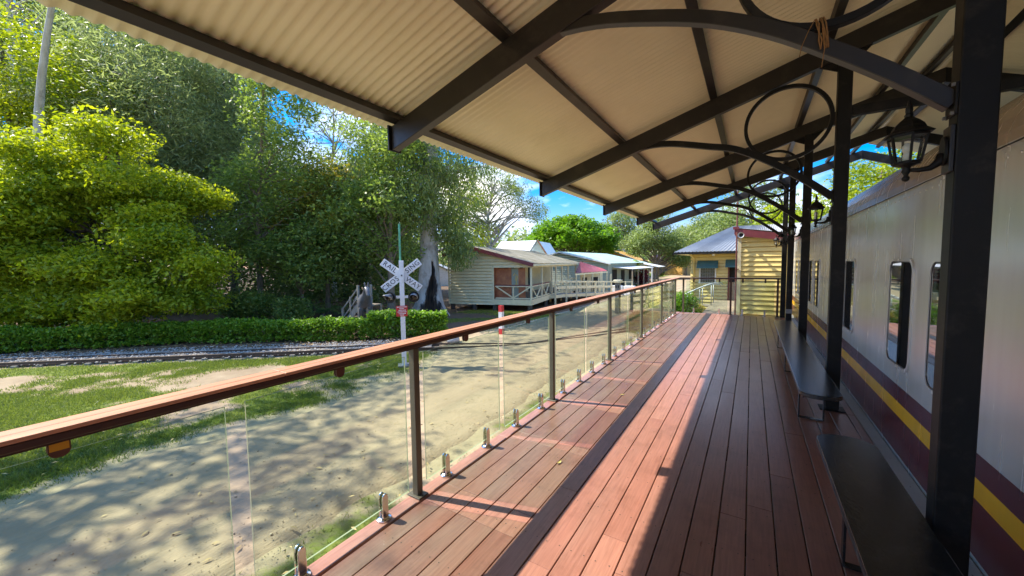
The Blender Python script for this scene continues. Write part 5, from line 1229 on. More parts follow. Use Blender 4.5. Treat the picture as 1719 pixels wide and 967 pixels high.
def tree(name, label, pos, trunk, tr, lobes, leaf, bark, lm, seed, cat='tree', group=None, spread=.55, each=90, flat=.7, up=.5, droop=0.0, limbs=26, shell=.5, stems=None, limb_r=.055, start=.3):
    """trunk: list of (dx,dy,z above ground); lobes relative to the base point"""
    rs = np.random.RandomState(seed)
    base = Vector((pos[0], pos[1], GZ)); t = thing(name, label, cat, base, 0, group)
    pts = [base + Vector(p) for p in trunk]
    mb = MB(); nseg = len(pts)
    # smooth the trunk
    fine = []
    for k in range(nseg-1):
        p0 = pts[max(k-1, 0)]; p1 = pts[k]; p2 = pts[k+1]; p3 = pts[min(k+2, nseg-1)]
        for q in range(4):
            u = q/4; fine.append(.5*((2*p1) + (p2-p0)*u + (2*p0-5*p1+4*p2-p3)*u*u + (3*p1-p0-3*p2+p3)*u**3))
    fine.append(pts[-1]); nf = len(fine)
    rad = [tr*(1 - .85*(k/(nf-1))**.9) for k in range(nf)]; rad[0] = tr*1.35; 
    if nf > 1: rad[1] = max(rad[1], tr*1.05)
    mb.tube([tuple(p + Vector((0, 0, -.12)) if k == 0 else p) for k, p in enumerate(fine)], rad, 10)
    C = lobe_points(rs, [(base.x+a, base.y+b, base.z+c, d, e, f, n) for a, b, c, d, e, f, n in lobes], shell)
    idx = rs.permutation(len(C))[:limbs]
    for i in idx:
        c = Vector(C[i]); cand = [k for k in range(int(nf*start), nf) if fine[k].z < c.z + .3] or [int(nf*start)]
        k = min(cand, key=lambda q: abs(fine[q].z - (c.z - rs.uniform(.35, 1.1)*math.hypot(fine[q].x-c.x, fine[q].y-c.y)))); k = min(nf-2, max(int(nf*start), k + rs.randint(-1, 3)))
        a = fine[k]; mid = a.lerp(c, .5) + Vector(rs.uniform(-.18, .18, 3)) * (c-a).length*.6 + Vector((0, 0, .10*(c-a).length))
        q1 = a.lerp(mid, .55) + Vector(rs.uniform(-.05, .05, 3)); q2 = mid.lerp(c, .5) + Vector(rs.uniform(-.08, .08, 3))*(c-a).length
        r0 = min(rad[k]*.6, limb_r*(.6+.5*(c-a).length/3)); mb.tube([a, q1, mid, q2, c], [r0, r0*.8, r0*.55, r0*.35, r0*.12], 5, cap=False)
    mb.build('trunk', M[bark], t, smooth=True)
    V, F, rnd = leaf_cloud(rs, C, spread, each, leaf[0], leaf[1], flat, up, droop)
    np_mesh('crown', V - np.array(base), F, M[lm], rnd, t)
    return t

# --- the bright tree in front, left
p = LD(205, 14.6)
B_ = []; rb = np.random.RandomState(44)
for q in range(54):
    v = rb.normal(0, 1, 3); v /= np.linalg.norm(v); r_ = rb.uniform(.45, 1.0)
    l, dd, z = -16.2 + v[0]*5.1*r_, 14.0 + v[1]*2.0*r_, 3.9 + v[2]*4.3*r_
    if z < .9: z = .9 + abs(v[1])
    if z > 6.5 and l > -13.5: continue
    w = Vector((.847*l - .532*dd, .532*l + .847*dd)); rr_ = rb.uniform(.7, 1.45); B_.append((w.x-p.x, w.y-p.y, z, rr_, rr_, rr_*rb.uniform(.3, .55), int(7+rr_*9)))
for (l, dd, z, rr_) in ((-11.2, 13.1, 1.5, .9), (-10.9, 13.2, 2.6, .8), (-12.2, 12.6, 1.7, 1.1), (-11.9, 13, 3.4, .9)):
    w = Vector((.847*l - .532*dd, .532*l + .847*dd)); B_.append((w.x-p.x, w.y-p.y, z, rr_, rr_, rr_*.5, 16))
tree('broadleaf_tree', 'bright yellow-green spreading tree overhanging the left end of the hedge', p, [(0, 0, 0), (.1, -.1, 1.6), (-.2, .1, 3.2), (.2, 0, 5.0), (0, .2, 7.4)], .24, B_, (.13, .065), 'bark_dark', 'lf_bright', 1, spread=.38, each=210, flat=.55, up=.35, limbs=90, shell=.3, limb_r=.05)
# --- the tall wood behind, left to right
def T(px, d): return LD(px, d)
tree('she_oak', 'tall feathery grey-green she-oak rising out of frame behind the bright tree', T(300, 21), [(0,0,0),(.1,.1,4),(-.1,.2,9),(.2,0,15)], .26,
     [(0,0,6.5,3.8,3.8,2.8,100),(.6,-.4,10.5,4.0,4.0,3.2,120),(-1.2,.5,14,3.8,3.8,2.8,100),(2.2,1,8,2.6,2.6,3,60),(-3.5,-1.5,11,2.8,2.8,3.2,70)], (.28,.045), 'bark_dark', 'lf_she', 2, spread=.62, each=170, flat=.9, droop=.3, limbs=60, limb_r=.05)
tree('she_oak', 'feathery grey-green she-oak standing left of the thin brown trunk', T(392, 22.5), [(0,0,0),(0,.1,5),(.2,.1,10),(.1,0,14)], .2,
     [(0,0,5.5,2.8,2.8,2.6,70),(-.3,0,9,3.0,3.0,2.8,90),(-.4,0,12.5,2.8,2.8,2.2,70)], (.28,.045), 'bark_dark', 'lf_she', 3, spread=.6, each=170, flat=.9, droop=.3, limbs=50)
tree('leafy_tree', 'tall leafy tree with yellowish top at the far left edge of the view', T(40, 19), [(0,0,0),(0,.2,5),(.3,0,10),(.2,0,14)], .24,
     [(-.5,0,8.5,3.6,3.6,2.6,90),(.2,0,12,3.8,3.8,2.6,90),(-2.4,1,6.5,2.6,2.6,2.2,50),(3.0,1.5,10.5,2.6,2.6,2.4,60)], (.18,.08), 'bark_dark', 'lf_bright', 4, spread=.6, each=120, flat=.6)
tree('gum_tree', 'tall smooth pale-trunked gum whose bare trunk shows at the top left corner', T(42, 24), [(0,0,0),(.1,0,6),(.3,.2,12),(.5,.3,17),(.8,.3,21)], .34,
     [(1,0,19,3.5,3.5,2.2,40),(-2,1,17.5,2.5,2.5,1.5,25)], (.20,.05), 'bark_pale', 'lf_gum', 5, spread=.6, each=90, droop=.6, limbs=20, start=.6)
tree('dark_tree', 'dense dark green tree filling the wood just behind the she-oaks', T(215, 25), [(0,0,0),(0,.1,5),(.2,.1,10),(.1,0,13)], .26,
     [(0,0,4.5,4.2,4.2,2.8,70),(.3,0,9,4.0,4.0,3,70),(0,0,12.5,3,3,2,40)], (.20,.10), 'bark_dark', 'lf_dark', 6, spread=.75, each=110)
tree('slender_tree', 'slender tree with a leaning brown trunk bare up to its dark narrow crown', T(437, 18.2), [(0,0,0),(-.05,0,2.5),(.05,.05,5),(.35,.2,8),(.55,.4,11.5),(.8,.6,14)], .15,
     [(.4,.4,9.6,1.0,1.0,1.6,22),(.2,.3,7.0,1.5,1.3,1.1,24),(-.9,-.3,6.1,1.1,1.1,.9,18),(1.2,.6,4.9,1.2,1.2,.9,20),(-1.2,-.5,4.2,1.3,1.2,1,22),(.5,.8,12.6,1.6,1.6,1.2,24),(1.5,1.1,8.0,1.1,1.1,.8,15),(2.3,1.7,6.6,1.0,1.0,.8,14),(1.9,1.3,10.0,.9,.9,.7,10),(2.6,2.6,13.8,2.2,2.2,1.0,12)], (.17,.07), 'bark_brown', 'lf_mid', 7, spread=.45, each=95, limbs=46)
tree('olive_tree', 'tree with yellow-olive sunlit crown in the middle of the wood', T(548, 19.5), [(0,0,0),(.1,0,2.2),(-.1,.1,4.2),(.2,.2,6.4)], .13,
     [(0,0,5.9,2.0,2.0,1.0,46),(1.2,.4,4.9,1.6,1.6,1.0,34),(-1.4,-.6,4.6,1.5,1.5,1.0,32),(.4,.2,6.9,1.2,1.2,.6,20)], (.15,.075), 'bark_brown', 'lf_olive', 8, spread=.45, each=95, limbs=70, limb_r=.035, shell=.3)
tree('leafy_tree', 'dark leafy tree with low hanging branches left of the horse statue', T(505, 18.0), [(0,0,0),(.05,0,1.6),(-.05,.1,3.2),(.1,.1,4.6)], .10,
     [(0,0,3.6,1.9,1.8,1.0,42),(.9,.3,2.4,1.3,1.3,.7,26),(-1.2,-.5,2.9,1.3,1.3,.8,26)], (.16,.08), 'bark_brown', 'lf_mid', 9, spread=.42, each=95, limbs=44, limb_r=.03)
tree('dark_tree', 'dense dark tree with tangled branches behind the horse statue', T(600, 20.5), [(0,0,0),(0,.1,2.5),(.1,.1,5),(.2,0,8)], .18,
     [(0,0,3.6,2.4,2.4,2.0,60),(.3,.2,6.3,2.3,2.3,1.7,52),(-1.5,-.5,5.0,1.7,1.7,1.5,36)], (.17,.085), 'bark_dark', 'lf_dark', 10, spread=.5, each=110, limbs=50)
tree('leafy_tree', 'leafy tree with a reddish brown trunk directly behind the crossing sign', T(655, 17.6), [(0,0,0),(.05,0,2),(0,.1,4),(.3,.2,7.5)], .21,
     [(0,0,5.4,2.0,2.0,1.5,52),(-1.5,-.6,4.3,1.6,1.6,1.3,40),(.5,.6,7.6,1.9,1.9,1.2,40),(-.6,.2,3.1,1.5,1.2,.7,22)], (.17,.075), 'bark_brown', 'lf_mid', 11, spread=.45, each=105, limbs=50)
tree('gum_tree', 'thin sparse gum with bare twisting limbs against the cloud above the olive tree', T(560, 27), [(0,0,0),(.1,0,5),(-.2,.2,8),(.3,.3,12),(.4,.2,15)], .17,
     [(0,0,13.2,2.8,2.8,1.3,30),(-2.4,-1.2,11.0,2.0,2.0,1.2,24),(2.4,1,11.4,2.0,2.0,1.2,24),(-3.4,-2,9.0,1.8,1.8,1.1,20),(.4,0,9.4,1.8,1.8,1,16)], (.20,.06), 'bark_pale', 'lf_gum', 12, spread=.5, each=62, droop=.6, limbs=50, start=.5, limb_r=.06)
tree('mixed_tree', 'broad mid-green tree right of the thin gum, under the canopy tail', T(618, 25), [(0,0,0),(.1,0,4),(-.1,.2,8),(.3,.3,11)], .2,
     [(0,0,8.2,2.6,2.6,1.6,50),(.8,.2,10.6,2.2,2.2,1.0,34),(-1.4,-.5,6.4,2.0,2.0,1.3,36)], (.18,.08), 'bark_brown', 'lf_mid', 13, spread=.5, each=90, limbs=44)
tree('dark_tree', 'dark shaggy tree deep in the wood between the slender trunk and the olive tree', T(490, 27), [(0,0,0),(0,.1,4),(.1,.1,7),(.2,0,9)], .2,
     [(0,0,5.5,2.8,2.8,2.6,64),(-2.4,-1,4.6,2.2,2.2,2,44),(-1.2,-.4,9.0,2.0,2.0,1.4,36),(1.2,.8,8.4,1.5,1.5,1.0,18)], (.18,.09), 'bark_dark', 'lf_dark', 14, spread=.6, each=100)

tree('shade_gum', 'tall gum standing out of frame to the left whose crown dapples the path', (-14.6, -2.2), [(0,0,0),(.2,0,4),(0,.2,8),(.3,.2,13)], .28,  # unseen gum added to cast the dappled shade on the path
     [(.4,.9,10.5,3.0,2.8,.8,12),(-1.6,3.2,11.5,2.0,2.0,.6,5),(2.4,-1.6,12.2,2.3,2.3,.7,6),(-1.8,1.6,12.6,2.3,2.3,.7,5)], (.20,.075), 'bark_pale', 'lf_gum', 15, spread=.75, each=200, droop=.5, limbs=50, start=.6)
tree('shade_gum', 'tall gum rising out of sight above the bright spreading tree', (-24.7, 2.8), [(0,0,0),(.4,0.2,5),(1.4,.5,10),(4.6,1.0,15)], .28,  # added gum; its hidden leaning crown throws shade on the path
     [(5.0,.9,15.4,2.6,2.6,1.0,7),(7.4,3.4,14.6,1.8,1.8,.8,4),(3.2,2.0,13.5,2.0,2.0,.9,5)], (.20,.075), 'bark_pale', 'lf_gum', 16, spread=.8, each=210, droop=.5, limbs=30, start=.86)

# --- the great gum with the burnt hollow
gpz = LD(717, 18.8); gb = Vector((gpz.x, gpz.y, GZ)); gt_ = thing('gum_tree', 'big old white-barked gum with a charred hollow at its flared base', 'tree', gb)
rs = np.random.RandomState(21)
mb = MB(); n_ = 72
zs_ = np.concatenate([np.linspace(-.15, 3.0, 26), [3.6, 4.4, 6, 8, 10]]); rz_ = lambda z: np.interp(z, [-.15, .15, .5, 1.0, 1.7, 2.6, 4, 6, 8, 10], [1.10, .90, .72, .61, .53, .46, .40, .35, .31, .25])
vr = -Vector((gb.x, gb.y)).normalized(); a0 = math.atan2(vr.y, vr.x) + .25       # the hollow faces the deck
rings = []; hol = lambda z: max(0.0, .50*(1 - z/2.75))**.8 * (1 + .16*math.sin(z*5.3) + .10*math.sin(z*11+1))
for z in zs_:
    ring = []
    for k in range(n_):
        a = 2*math.pi*k/n_; butt = max(0, 1-z/1.3)
        rr = rz_(z)*(1 + .16*math.sin(a*4+.7)*butt**1.4 + .07*math.sin(a*9+2)*butt + .03*math.sin(3*a+z*.8) + .012*math.sin(7*a+z*3))
        da = (a-a0+.10*math.sin(z*2.2)+math.pi) % (2*math.pi) - math.pi
        h_ = hol(z)
        if h_ > .02:
            q_ = 1-min(1, abs(da)/h_)**3; rr *= 1 - .62*q_
            if 1 < abs(da)/h_ < 1.5: rr *= 1 + .07*math.sin((abs(da)/h_-1)*2*math.pi)
        ring.append((gb.x + rr*math.cos(a) + .035*z + .05*math.sin(z*.9), gb.y + rr*math.sin(a) + .02*z, GZ+z))
    rings.append(ring)
for r_ in rings: mb.v.extend(r_)
rsb = np.random.RandomState(8)
for i in range(len(rings)-1):
    for k in range(n_):
        a = 2*math.pi*(k+.5)/n_; z = zs_[i]; da = (a-a0+.10*math.sin(z*2.2)+math.pi) % (2*math.pi) - math.pi
        h_ = hol(z)
        mb.face((i*n_+k, i*n_+(k+1) % n_, (i+1)*n_+(k+1) % n_, (i+1)*n_+k))
mb.mi = 0
lobes = [(-1.2,-.6,7.2,2.0,2.0,1.3,40),(1.2,.8,6.4,1.9,1.9,1.4,40),(0,0,9.2,2.6,2.6,1.5,50),(1.1,.7,4.4,.8,.8,1.4,22),(1.35,.8,3.0,.5,.5,1.0,14),(.5,.3,11.5,3.2,3.2,1.4,34),(3.0,-1.0,13.0,2.6,2.6,1.4,22),(-1.5,1.5,13.5,2.4,2.4,1.2,16),(-1.5,-1,5.2,1.1,1.1,1.0,20),(.9,-1.2,5.6,1.0,1.0,1.2,20)]
C = lobe_points(rs, [(gb.x+a, gb.y+b, GZ+c, d, e, f, n) for a, b, c, d, e, f, n in lobes], .35)
fork = Vector(rings[28][0])*.5 + Vector(rings[28][36])*.5
mb.tube([fork - Vector((0, 0, .9)), fork + Vector((-.35, -.25, .5)), fork + Vector((-.75, -.5, 2)), fork + Vector((-.8, -.6, 4)), fork + Vector((-1.2, -.7, 6))], [.22, .24, .21, .17, .08], 10)
axis = [Vector(r_[0])*.5 + Vector(r_[36])*.5 for r_ in rings[20:]]
for i in rs.permutation(len(C))[:70]:
    c = Vector(C[i]); k = min(range(len(axis)), key=lambda q: abs(axis[q].z - (c.z-.4))); a = axis[k]; m_ = a.lerp(c, .5) + Vector((0, 0, .35)) + Vector(rs.uniform(-.2, .2, 3))
    mb.tube([a, a.lerp(m_, .5), m_, m_.lerp(c, .6) + Vector((0, 0, .05)), c], [.075, .06, .045, .03, .01], 6, cap=False)
tk_ = mb.build('trunk', M['gum_bark'], gt_, smooth=True)
ch_ = np.zeros(len(tk_.data.vertices), dtype=np.float32)
for i in range(len(rings)):
    z = zs_[i]; h_ = hol(z)
    for k in range(n_):
        a = 2*math.pi*k/n_; da = (a-a0+.10*math.sin(z*2.2)+math.pi) % (2*math.pi) - math.pi
        if h_ > .02: ch_[i*n_+k] = max(0, min(1, 1.55 - .85*abs(da)/h_))
at_ = tk_.data.attributes.new('char', 'FLOAT', 'POINT'); at_.data.foreach_set('value', ch_)
V, F, rnd = leaf_cloud(rs, C, .42, 120, .19, .055, .9, .2, .7); np_mesh('crown', V-np.array(gb), F, M['lf_gum'], rnd, gt_)

# --- trees further off, to the right
tree('gum_tree', 'open blue-green gum with forked trunk rising behind the cottage', T(822, 36), [(0,0,0),(.1,0,4),(-.2,.2,7),(.5,.3,10)], .3,
     [(-1.8,-.8,8.4,1.9,1.9,1.4,34),(2.0,1.2,8.6,2.2,2.2,1.2,38),(.2,.2,10.6,2.6,2.6,1.2,44),(3.6,2.2,7.2,1.4,1.4,1.0,22),(-.5,0,6.2,1.4,1.4,1,18),(-3,-1.4,6.4,1.3,1.3,1.2,22)], (.22,.06), 'bark_pale', 'lf_gum', 31, spread=.48, each=85, droop=.6, limbs=90, limb_r=.09, start=.35)
tree('leafy_tree', 'loose yellow-green tree between the big gum and the cottage roof', T(772, 31), [(0,0,0),(.1,0,3),(.2,0,6),(.1,0,9)], .2,
     [(0,0,7.4,2.2,2.2,1.6,44),(.5,.3,4.6,2.0,2.0,1.3,36),(-.8,0,10,1.8,1.8,1.2,28)], (.18,.08), 'bark_brown', 'lf_bright', 32, spread=.5, each=80, limbs=50)
fp_ = T(962, 60)
tree('fig_tree', 'round bright green domed fig tree in the distance', fp_, [(0,0,0),(.2,0,2),(0,0,4),(.2,.2,6)], .7,
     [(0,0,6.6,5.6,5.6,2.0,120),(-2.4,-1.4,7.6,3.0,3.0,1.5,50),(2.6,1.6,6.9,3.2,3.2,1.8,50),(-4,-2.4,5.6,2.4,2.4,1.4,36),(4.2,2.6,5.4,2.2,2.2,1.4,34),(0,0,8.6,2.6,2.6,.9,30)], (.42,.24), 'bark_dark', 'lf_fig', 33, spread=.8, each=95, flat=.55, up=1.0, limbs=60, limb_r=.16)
tree('street_tree', 'airy light green tree with several leaning stems by the street', T(1100, 54), [(0,0,0),(.3,.1,1.6),(-.2,0,4),(.4,.2,7)], .28,
     [(0,0,6.0,2.9,2.9,1.8,64),(-2.2,-1.3,5.0,1.9,1.9,1.5,36),(2.0,1.2,4.4,1.9,1.9,1.6,40),(0,0,8.0,1.8,1.8,.8,24),(3,1.8,3.0,1.3,1.3,1.1,24)], (.30,.12), 'bark_brown', 'lf_far', 34, spread=.62, each=95, flat=.8, limbs=90, limb_r=.10, start=.15)
tree('gum_tree', 'hazy grey-green gum between the fig and the street tree', T(1046, 74), [(0,0,0),(.3,0,4),(0,.2,8),(.4,.2,12)], .4,
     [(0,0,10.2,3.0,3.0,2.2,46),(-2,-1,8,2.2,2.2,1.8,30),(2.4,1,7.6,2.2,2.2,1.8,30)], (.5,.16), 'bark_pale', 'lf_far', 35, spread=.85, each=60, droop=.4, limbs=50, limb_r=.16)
for px, d, h, lab, sd_ in ((1150, 66, 8.5, 'pale green tree left of the station roof', 41), (1188, 58, 10.2, 'pale green tree directly above the left slope of the station roof', 42), (1222, 52, 9.6, 'pale green tree above the station roof ridge', 43), (1262, 46, 12.5, 'tall loose gum behind the yellow shed and its mast', 44), (1305, 40, 8.0, 'bright green tree behind the far canopy posts', 45)):
    w = h*.36
    tree('distant_tree', lab, T(px, d), [(0,0,0),(.2,0,h*.3),(-.1,0,h*.6),(.2,0,h*.92)], h*.03,
         [(0,0,h*.62,w,w,h*.24,60),(w*.6,w*.3,h*.5,w*.6,w*.6,h*.2,30),(-w*.6,-w*.3,h*.48,w*.6,w*.6,h*.2,30),(0,0,h*.85,w*.6,w*.6,h*.12,24)], (.36,.13), 'bark_brown', 'lf_bright' if px == 1305 else 'lf_far', sd_, spread=.7, each=70, limbs=30)
tree('leafy_tree', 'bright green tree rising beyond the silver coach roof', T(1466, 26), [(0,0,0),(.1,0,2),(0,0,5),(.2,0,8.5)], .2,
     [(0,0,7.6,2.4,2.4,1.7,60),(2,1.2,8.3,2.0,2.0,1.6,44),(-2.4,-1.2,5.8,2.0,2.0,1.5,40)], (.20,.10), 'bark_brown', 'lf_bright', 47, spread=.55, each=95)
tree('leafy_tree', 'light green tree beyond the coach seen between the last canopy posts', T(1372, 36), [(0,0,0),(.1,0,2),(0,0,4),(.2,0,6.5)], .2,
     [(0,0,5.8,3.0,3.0,1.5,60),(2.4,1.2,5.4,2.0,2.0,1.3,30),(-2.4,-1.2,5.0,2.0,2.0,1.2,30)], (.24,.12), 'bark_brown', 'lf_bright', 48, spread=.6, each=80)
# --- woods that read as one mass
rs = np.random.RandomState(60)
def mass(name, label, n, dmin, dmax, pxa, pxb, zlo, zhi, each, leaf, lm, sp=1.0):
    px = rs.uniform(pxa, pxb, n); d = rs.uniform(dmin, dmax, n); l = (px-859)/640*d
    zt = zhi(px) if callable(zhi) else zhi
    C = np.stack([.847*l-.532*d, .532*l+.847*d, GZ + zlo + (zt-zlo)*rs.rand(n)**.8], 1)
    V, F, rnd = leaf_cloud(rs, C, sp, each, leaf[0], leaf[1], .8, .4); o = np_mesh(name, V, F, M[lm], rnd); tag(o, label, 'woodland', kind='stuff')
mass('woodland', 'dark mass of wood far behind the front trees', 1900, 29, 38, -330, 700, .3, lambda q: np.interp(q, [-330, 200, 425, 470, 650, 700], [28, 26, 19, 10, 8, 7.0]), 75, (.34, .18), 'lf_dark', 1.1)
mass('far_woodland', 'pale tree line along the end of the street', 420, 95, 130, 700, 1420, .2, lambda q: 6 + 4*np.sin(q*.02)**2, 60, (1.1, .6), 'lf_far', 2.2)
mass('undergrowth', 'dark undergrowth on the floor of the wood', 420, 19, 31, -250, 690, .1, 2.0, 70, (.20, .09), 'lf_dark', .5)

# --- shrubs and palms under the trees
def shrub(name, label, pos, r_, h, lm, seed, n=26, each=90, leaf=(.12, .06), group=None, cat='shrub'):
    rs = np.random.RandomState(seed); base = Vector((pos[0], pos[1], GZ)); t = thing(name, label, cat, base, 0, group)
    C = lobe_points(rs, [(base.x, base.y, GZ+h*.52, r_*.8, r_*.8, h*.42, n)], .3)
    mb = MB()
    for i in range(min(12, n)): c = Vector(C[i]); mb.tube([base + Vector((rs.uniform(-.06, .06), rs.uniform(-.06, .06), -.03)), base.lerp(c, .55) + Vector((0, 0, .06)), c], [.016, .011, .005], 5, cap=False)
    mb.build('stem', M['bark_brown'], t)
    V, F, rnd = leaf_cloud(rs, C, r_*.26, each, leaf[0], leaf[1], .85, .4); np_mesh('foliage', V-np.array(base), F, M[lm], rnd, t); return t
shrub('shrub', 'dark shrub below the slender brown trunk', LD(430, 17), .9, 1.5, 'lf_mid', 71)
shrub('shrub', 'low dark shrub halfway between the slender trunk and the stairs', LD(490, 16.6), .8, 1.2, 'lf_mid', 72)
shrub('shrub', 'shaded shrub to the left of the slender brown trunk', LD(396, 17.5), 1.0, 1.4, 'lf_dark', 73)
shrub('garden_bush', 'bright round green bush at the far corner of the deck', (-2.25, 16.3), .62, 1.25, 'lf_fig', 74, 34, 120, (.09, .05))
shrub('garden_bush', 'dry brownish low bush beside the landing handrails', (-1.95, 17.4), .42, .75, 'lf_olive', 75, 20, 60, (.08, .04))
shrub('garden_bush', 'small purple-leaved bush by the awning posts', LD(1076, 42), .9, 1.5, 'lf_red', 76, 24, 80, (.2, .1))
shrub('garden_bush', 'green climbing bush against the awning', LD(1066, 43), .7, 2.9, 'lf_bright', 77, 26, 80, (.2, .1))
shrub('garden_bush', 'small dark clipped bush on the lawn by the ochre building', LD(1108, 62), .8, 1.1, 'lf_dark', 78, 20, 70, (.22, .1))
def palm(label, pos, n, length, seed, h0=.35):
    rs = np.random.RandomState(seed); base = Vector((pos[0], pos[1], GZ)); t = thing('cycad', label, 'palm', base)
    mb = MB(); mb.lathe([(.14, -.05), (.17, .1), (.13, h0)], tuple(base), 10); mb.build('stem', M['bark_dark'], t, smooth=True)
    Vs = []; 
    for k in range(n):
        a = 2*math.pi*k/n + rs.uniform(-.2, .2); lift = rs.uniform(.5, 1.25); ln = length*rs.uniform(.8, 1.1); d = Vector((math.cos(a), math.sin(a), 0)); s_ = Vector((-d.y, d.x, 0))
        P_ = [Vector((0, 0, h0)) + d*(ln*u*math.cos(lift*(1-u*.9))) + Vector((0, 0, ln*(math.sin(lift)*u*.9 - .62*u*u))) for u in np.linspace(0, 1, 16)]
        for i in range(1, 15):
            tan = (P_[i+1]-P_[i-1]).normalized(); wl = .24*math.sin(math.pi*min(1, (i+1)/15))**.6*length/1.3
            for sg in (-1, 1):
                tip = P_[i] + s_*sg*wl + tan*wl*.5 - Vector((0, 0, wl*.25)); Vs.append([P_[i]-tan*.022, P_[i].lerp(tip, .5)-tan*.005, tip, P_[i]+tan*.026])
    V = np.array([[tuple(q) for q in f] for f in Vs]).reshape(-1, 3); np_mesh('fronds', V, np.arange(len(V)).reshape(-1, 4), M['frond'], rs.rand(len(V)//4), t)
palm('small cycad with arching fronds in the shade left of the mounting stairs', LD(538, 17.2), 16, 1.5, 81)
palm('larger cycad with arching fronds in front of the dark wood', LD(520, 19.5), 18, 2.1, 82, .8)

# --- clipped hedges
def hedge(label, line, h, w, seed, dens=1500):
    rs = np.random.RandomState(seed); base = Vector((line[0][0], line[0][1], GZ)); t = thing('hedge', label, 'hedge', base)
    P_ = np.array(line, float); seg = np.diff(P_, axis=0); ln = np.linalg.norm(seg, axis=1); cum = np.concatenate([[0], np.cumsum(ln)]); n = int(dens*cum[-1])
    s = rs.uniform(0, cum[-1], n); x = np.interp(s, cum, P_[:, 0]); y = np.interp(s, cum, P_[:, 1])
    k = np.clip(np.searchsorted(cum, s)-1, 0, len(ln)-1); nx_ = -seg[k, 1]/ln[k]; ny_ = seg[k, 0]/ln[k]
    wob = 1 + .22*(fbm(s*1.0, s*0, .7, seed)-.5) + .10*np.sin(s*1.9)
    th = rs.uniform(-.35, math.pi+.35, n); rad = 1 - .45*rs.rand(n)**2.2
    ex = np.sign(np.cos(th))*np.abs(np.cos(th))**.55; ez = np.sign(np.sin(th))*np.abs(np.sin(th))**.55
    o_ = ex*rad*w/2*wob + rs.normal(0, .02, n); z = h*.42 + ez*rad*h*.58*wob + rs.normal(0, .025, n)
    z = np.where(rs.rand(n) < .04, z + rs.uniform(0, .09, n), z)
    C = np.stack([x+nx_*o_, y+ny_*o_, GZ+np.clip(z, .06, None)], 1)
    V, F, rnd = leaf_cloud(rs, C, .03, 3, .085, .048, .9, .5); np_mesh('foliage', V-np.array(base), F, M['lf_hedge'], rnd, t)
    mb = MB()
    for q in np.arange(0, cum[-1], .38):
        bx = float(np.interp(q, cum, P_[:, 0])); by = float(np.interp(q, cum, P_[:, 1]))
        for j in range(3): mb.tube([(bx+rs.uniform(-.05, .05), by+rs.uniform(-.05, .05), GZ-.03), (bx+rs.uniform(-.15, .15), by+rs.uniform(-.15, .15), GZ+h*.55)], [.018, .008], 5, cap=False)
    mb.build('stem', M['bark_dark'], t)
hedge('long clipped green hedge running along the gravel behind the railway', [(-24.5, -4.2), (-19.0, 1.9), (-16.0, 5.0), (-13.2, 6.9), (-11.25, 8.1), (-10.95, 8.45)], .68, .75, 91)
hedge('brighter short hedge section behind the crossing post', [(-11.2, 8.5), (-10.3, 9.3), (-9.35, 10.35)], .84, .8, 92, 1900)

# --- grass blades on the lawn patches
rs = np.random.RandomState(95)
def blades(n, xa, xb, ya, yb, h, w, seed):
    rs = np.random.RandomState(seed); x = rs.uniform(xa, xb, n); y = rs.uniform(ya, yb, n); s_, g_, l_ = weights(x, y); keep = rs.rand(n) < g_; x, y = x[keep], y[keep]; n = len(x)
    a = rs.uniform(0, 2*np.pi, n); hh = h*rs.uniform(.5, 1.4, n); ln = rs.normal(0, .5, (n, 2))*hh[:, None]; ww = w*rs.uniform(.7, 1.4, n)
    b = np.stack([x, y, np.full(n, GZ-.01)], 1); sx = np.stack([np.cos(a)*ww, np.sin(a)*ww, np.zeros(n)], 1)
    tip = b + np.stack([ln[:, 0], ln[:, 1], hh], 1)
    V = np.stack([b-sx, b+sx, tip], 1).reshape(-1, 3); return V, rs.rand(n)*.7 + .3*fbm(x, y, 1.2, 33)
VV = []; RR = []
for a in ((260000, -13, -6.2, -2, 8, .05, .006, 1), (150000, -22, -13, -8, 5, .055, .009, 2), (9000, -3.85, -2.9, -1, 13, .04, .004, 3), (40000, -13, -7, 9, 17, .06, .008, 4), (50000, -6, -2.2, 12.5, 30, .09, .008, 5)):
    V, r_ = blades(*a); VV.append(V); RR.append(r_)
V = np.concatenate(VV); o_ = np_mesh('grass', V, np.arange(len(V)).reshape(-1, 3), M['grass'], np.concatenate(RR)); tag(o_, 'short patchy green lawn grass', 'grass', kind='stuff')

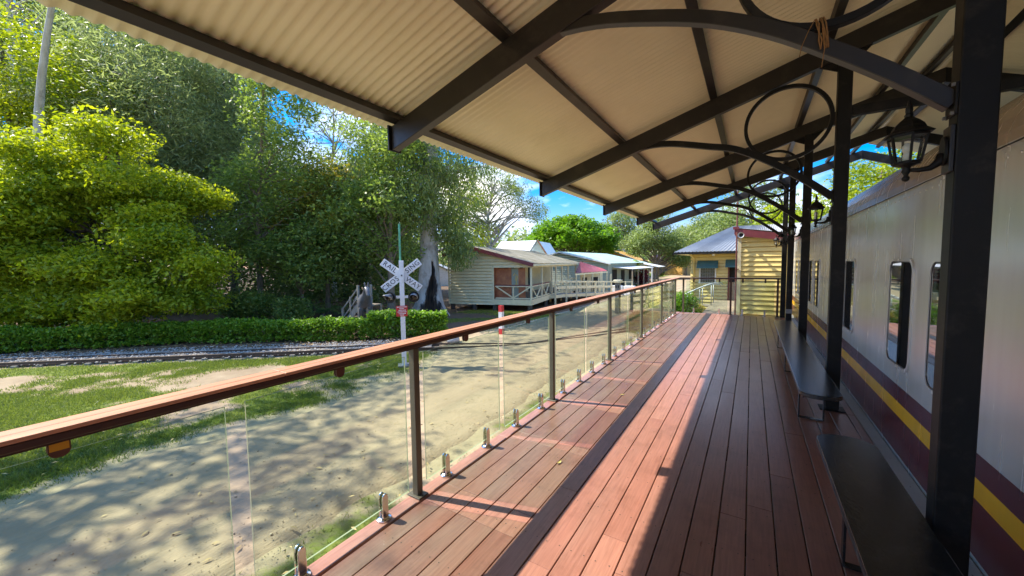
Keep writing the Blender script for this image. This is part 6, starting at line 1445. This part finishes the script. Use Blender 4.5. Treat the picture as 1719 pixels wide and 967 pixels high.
# --- fallen leaves
def litter(n, f, size, seed):
    rs = np.random.RandomState(seed); x, y, z = f(rs, n); a = rs.uniform(0, 2*np.pi, n); s = size*rs.uniform(.5, 1.3, n)
    t = np.stack([np.cos(a), np.sin(a), rs.uniform(-.2, .2, n)], 1)*s[:, None]; b = np.stack([-np.sin(a), np.cos(a), rs.uniform(-.25, .25, n)], 1)*(s*.33)[:, None]; c = np.stack([x, y, z], 1)
    lift = np.stack([np.zeros(n), np.zeros(n), s*.12], 1)
    return np.stack([c-t, c+b+lift, c+t, c-b+lift], 1).reshape(-1, 3), rs.rand(n)
V1, r1 = litter(900, lambda rs, n: (rs.uniform(-9, -2.2, n), rs.uniform(-2, 16, n), np.full(n, GZ+.055)), .035, 1)
V2, r2 = litter(5000, lambda rs, n: (lambda s_, o: (TB.x+.774*s_-.633*o, TB.y+.633*s_+.774*o, np.full(n, GZ+.06)))(rs.uniform(-12, 11, n), rs.uniform(1.0, 5.0, n)), .05, 2)
V = np.concatenate([V1, V2]); o_ = np_mesh('fallen_leaves', V, np.arange(len(V)).reshape(-1, 4), M['dryleaf'], np.concatenate([r1, r2])); tag(o_, 'dry brown leaves scattered over sand and soil', 'leaves', kind='stuff')
for i, (x, y, a, lab) in enumerate(((-1.04, 1.05, .5, 'curled yellow leaf nearest the viewer on the deck boards'), (-1.28, 2.72, 1.4, 'small yellow leaf on the deck beside the paler cross strip'), (-1.30, 4.55, .2, 'yellow leaf on the sunlit boards past the second rail post'))):
    mb = MB(); d = Vector((math.cos(a), math.sin(a), 0)); s_ = Vector((-d.y, d.x, 0)); c = Vector((x, y, .004))
    P_ = [c + d*(u*.032) + s_*(w*.011*(1-u*u)) + Vector((0, 0, .010*u*u + .005*abs(w))) for u in (-1, -.5, 0, .5, 1) for w in (-1, 0, 1)]
    mb.add(P_, [(k*3+j, k*3+j+1, k*3+j+4, k*3+j+3) for k in range(4) for j in range(2)])
    o_ = mb.build('leaf', M['paleleaf'], smooth=True); tag(o_, lab, 'leaf')
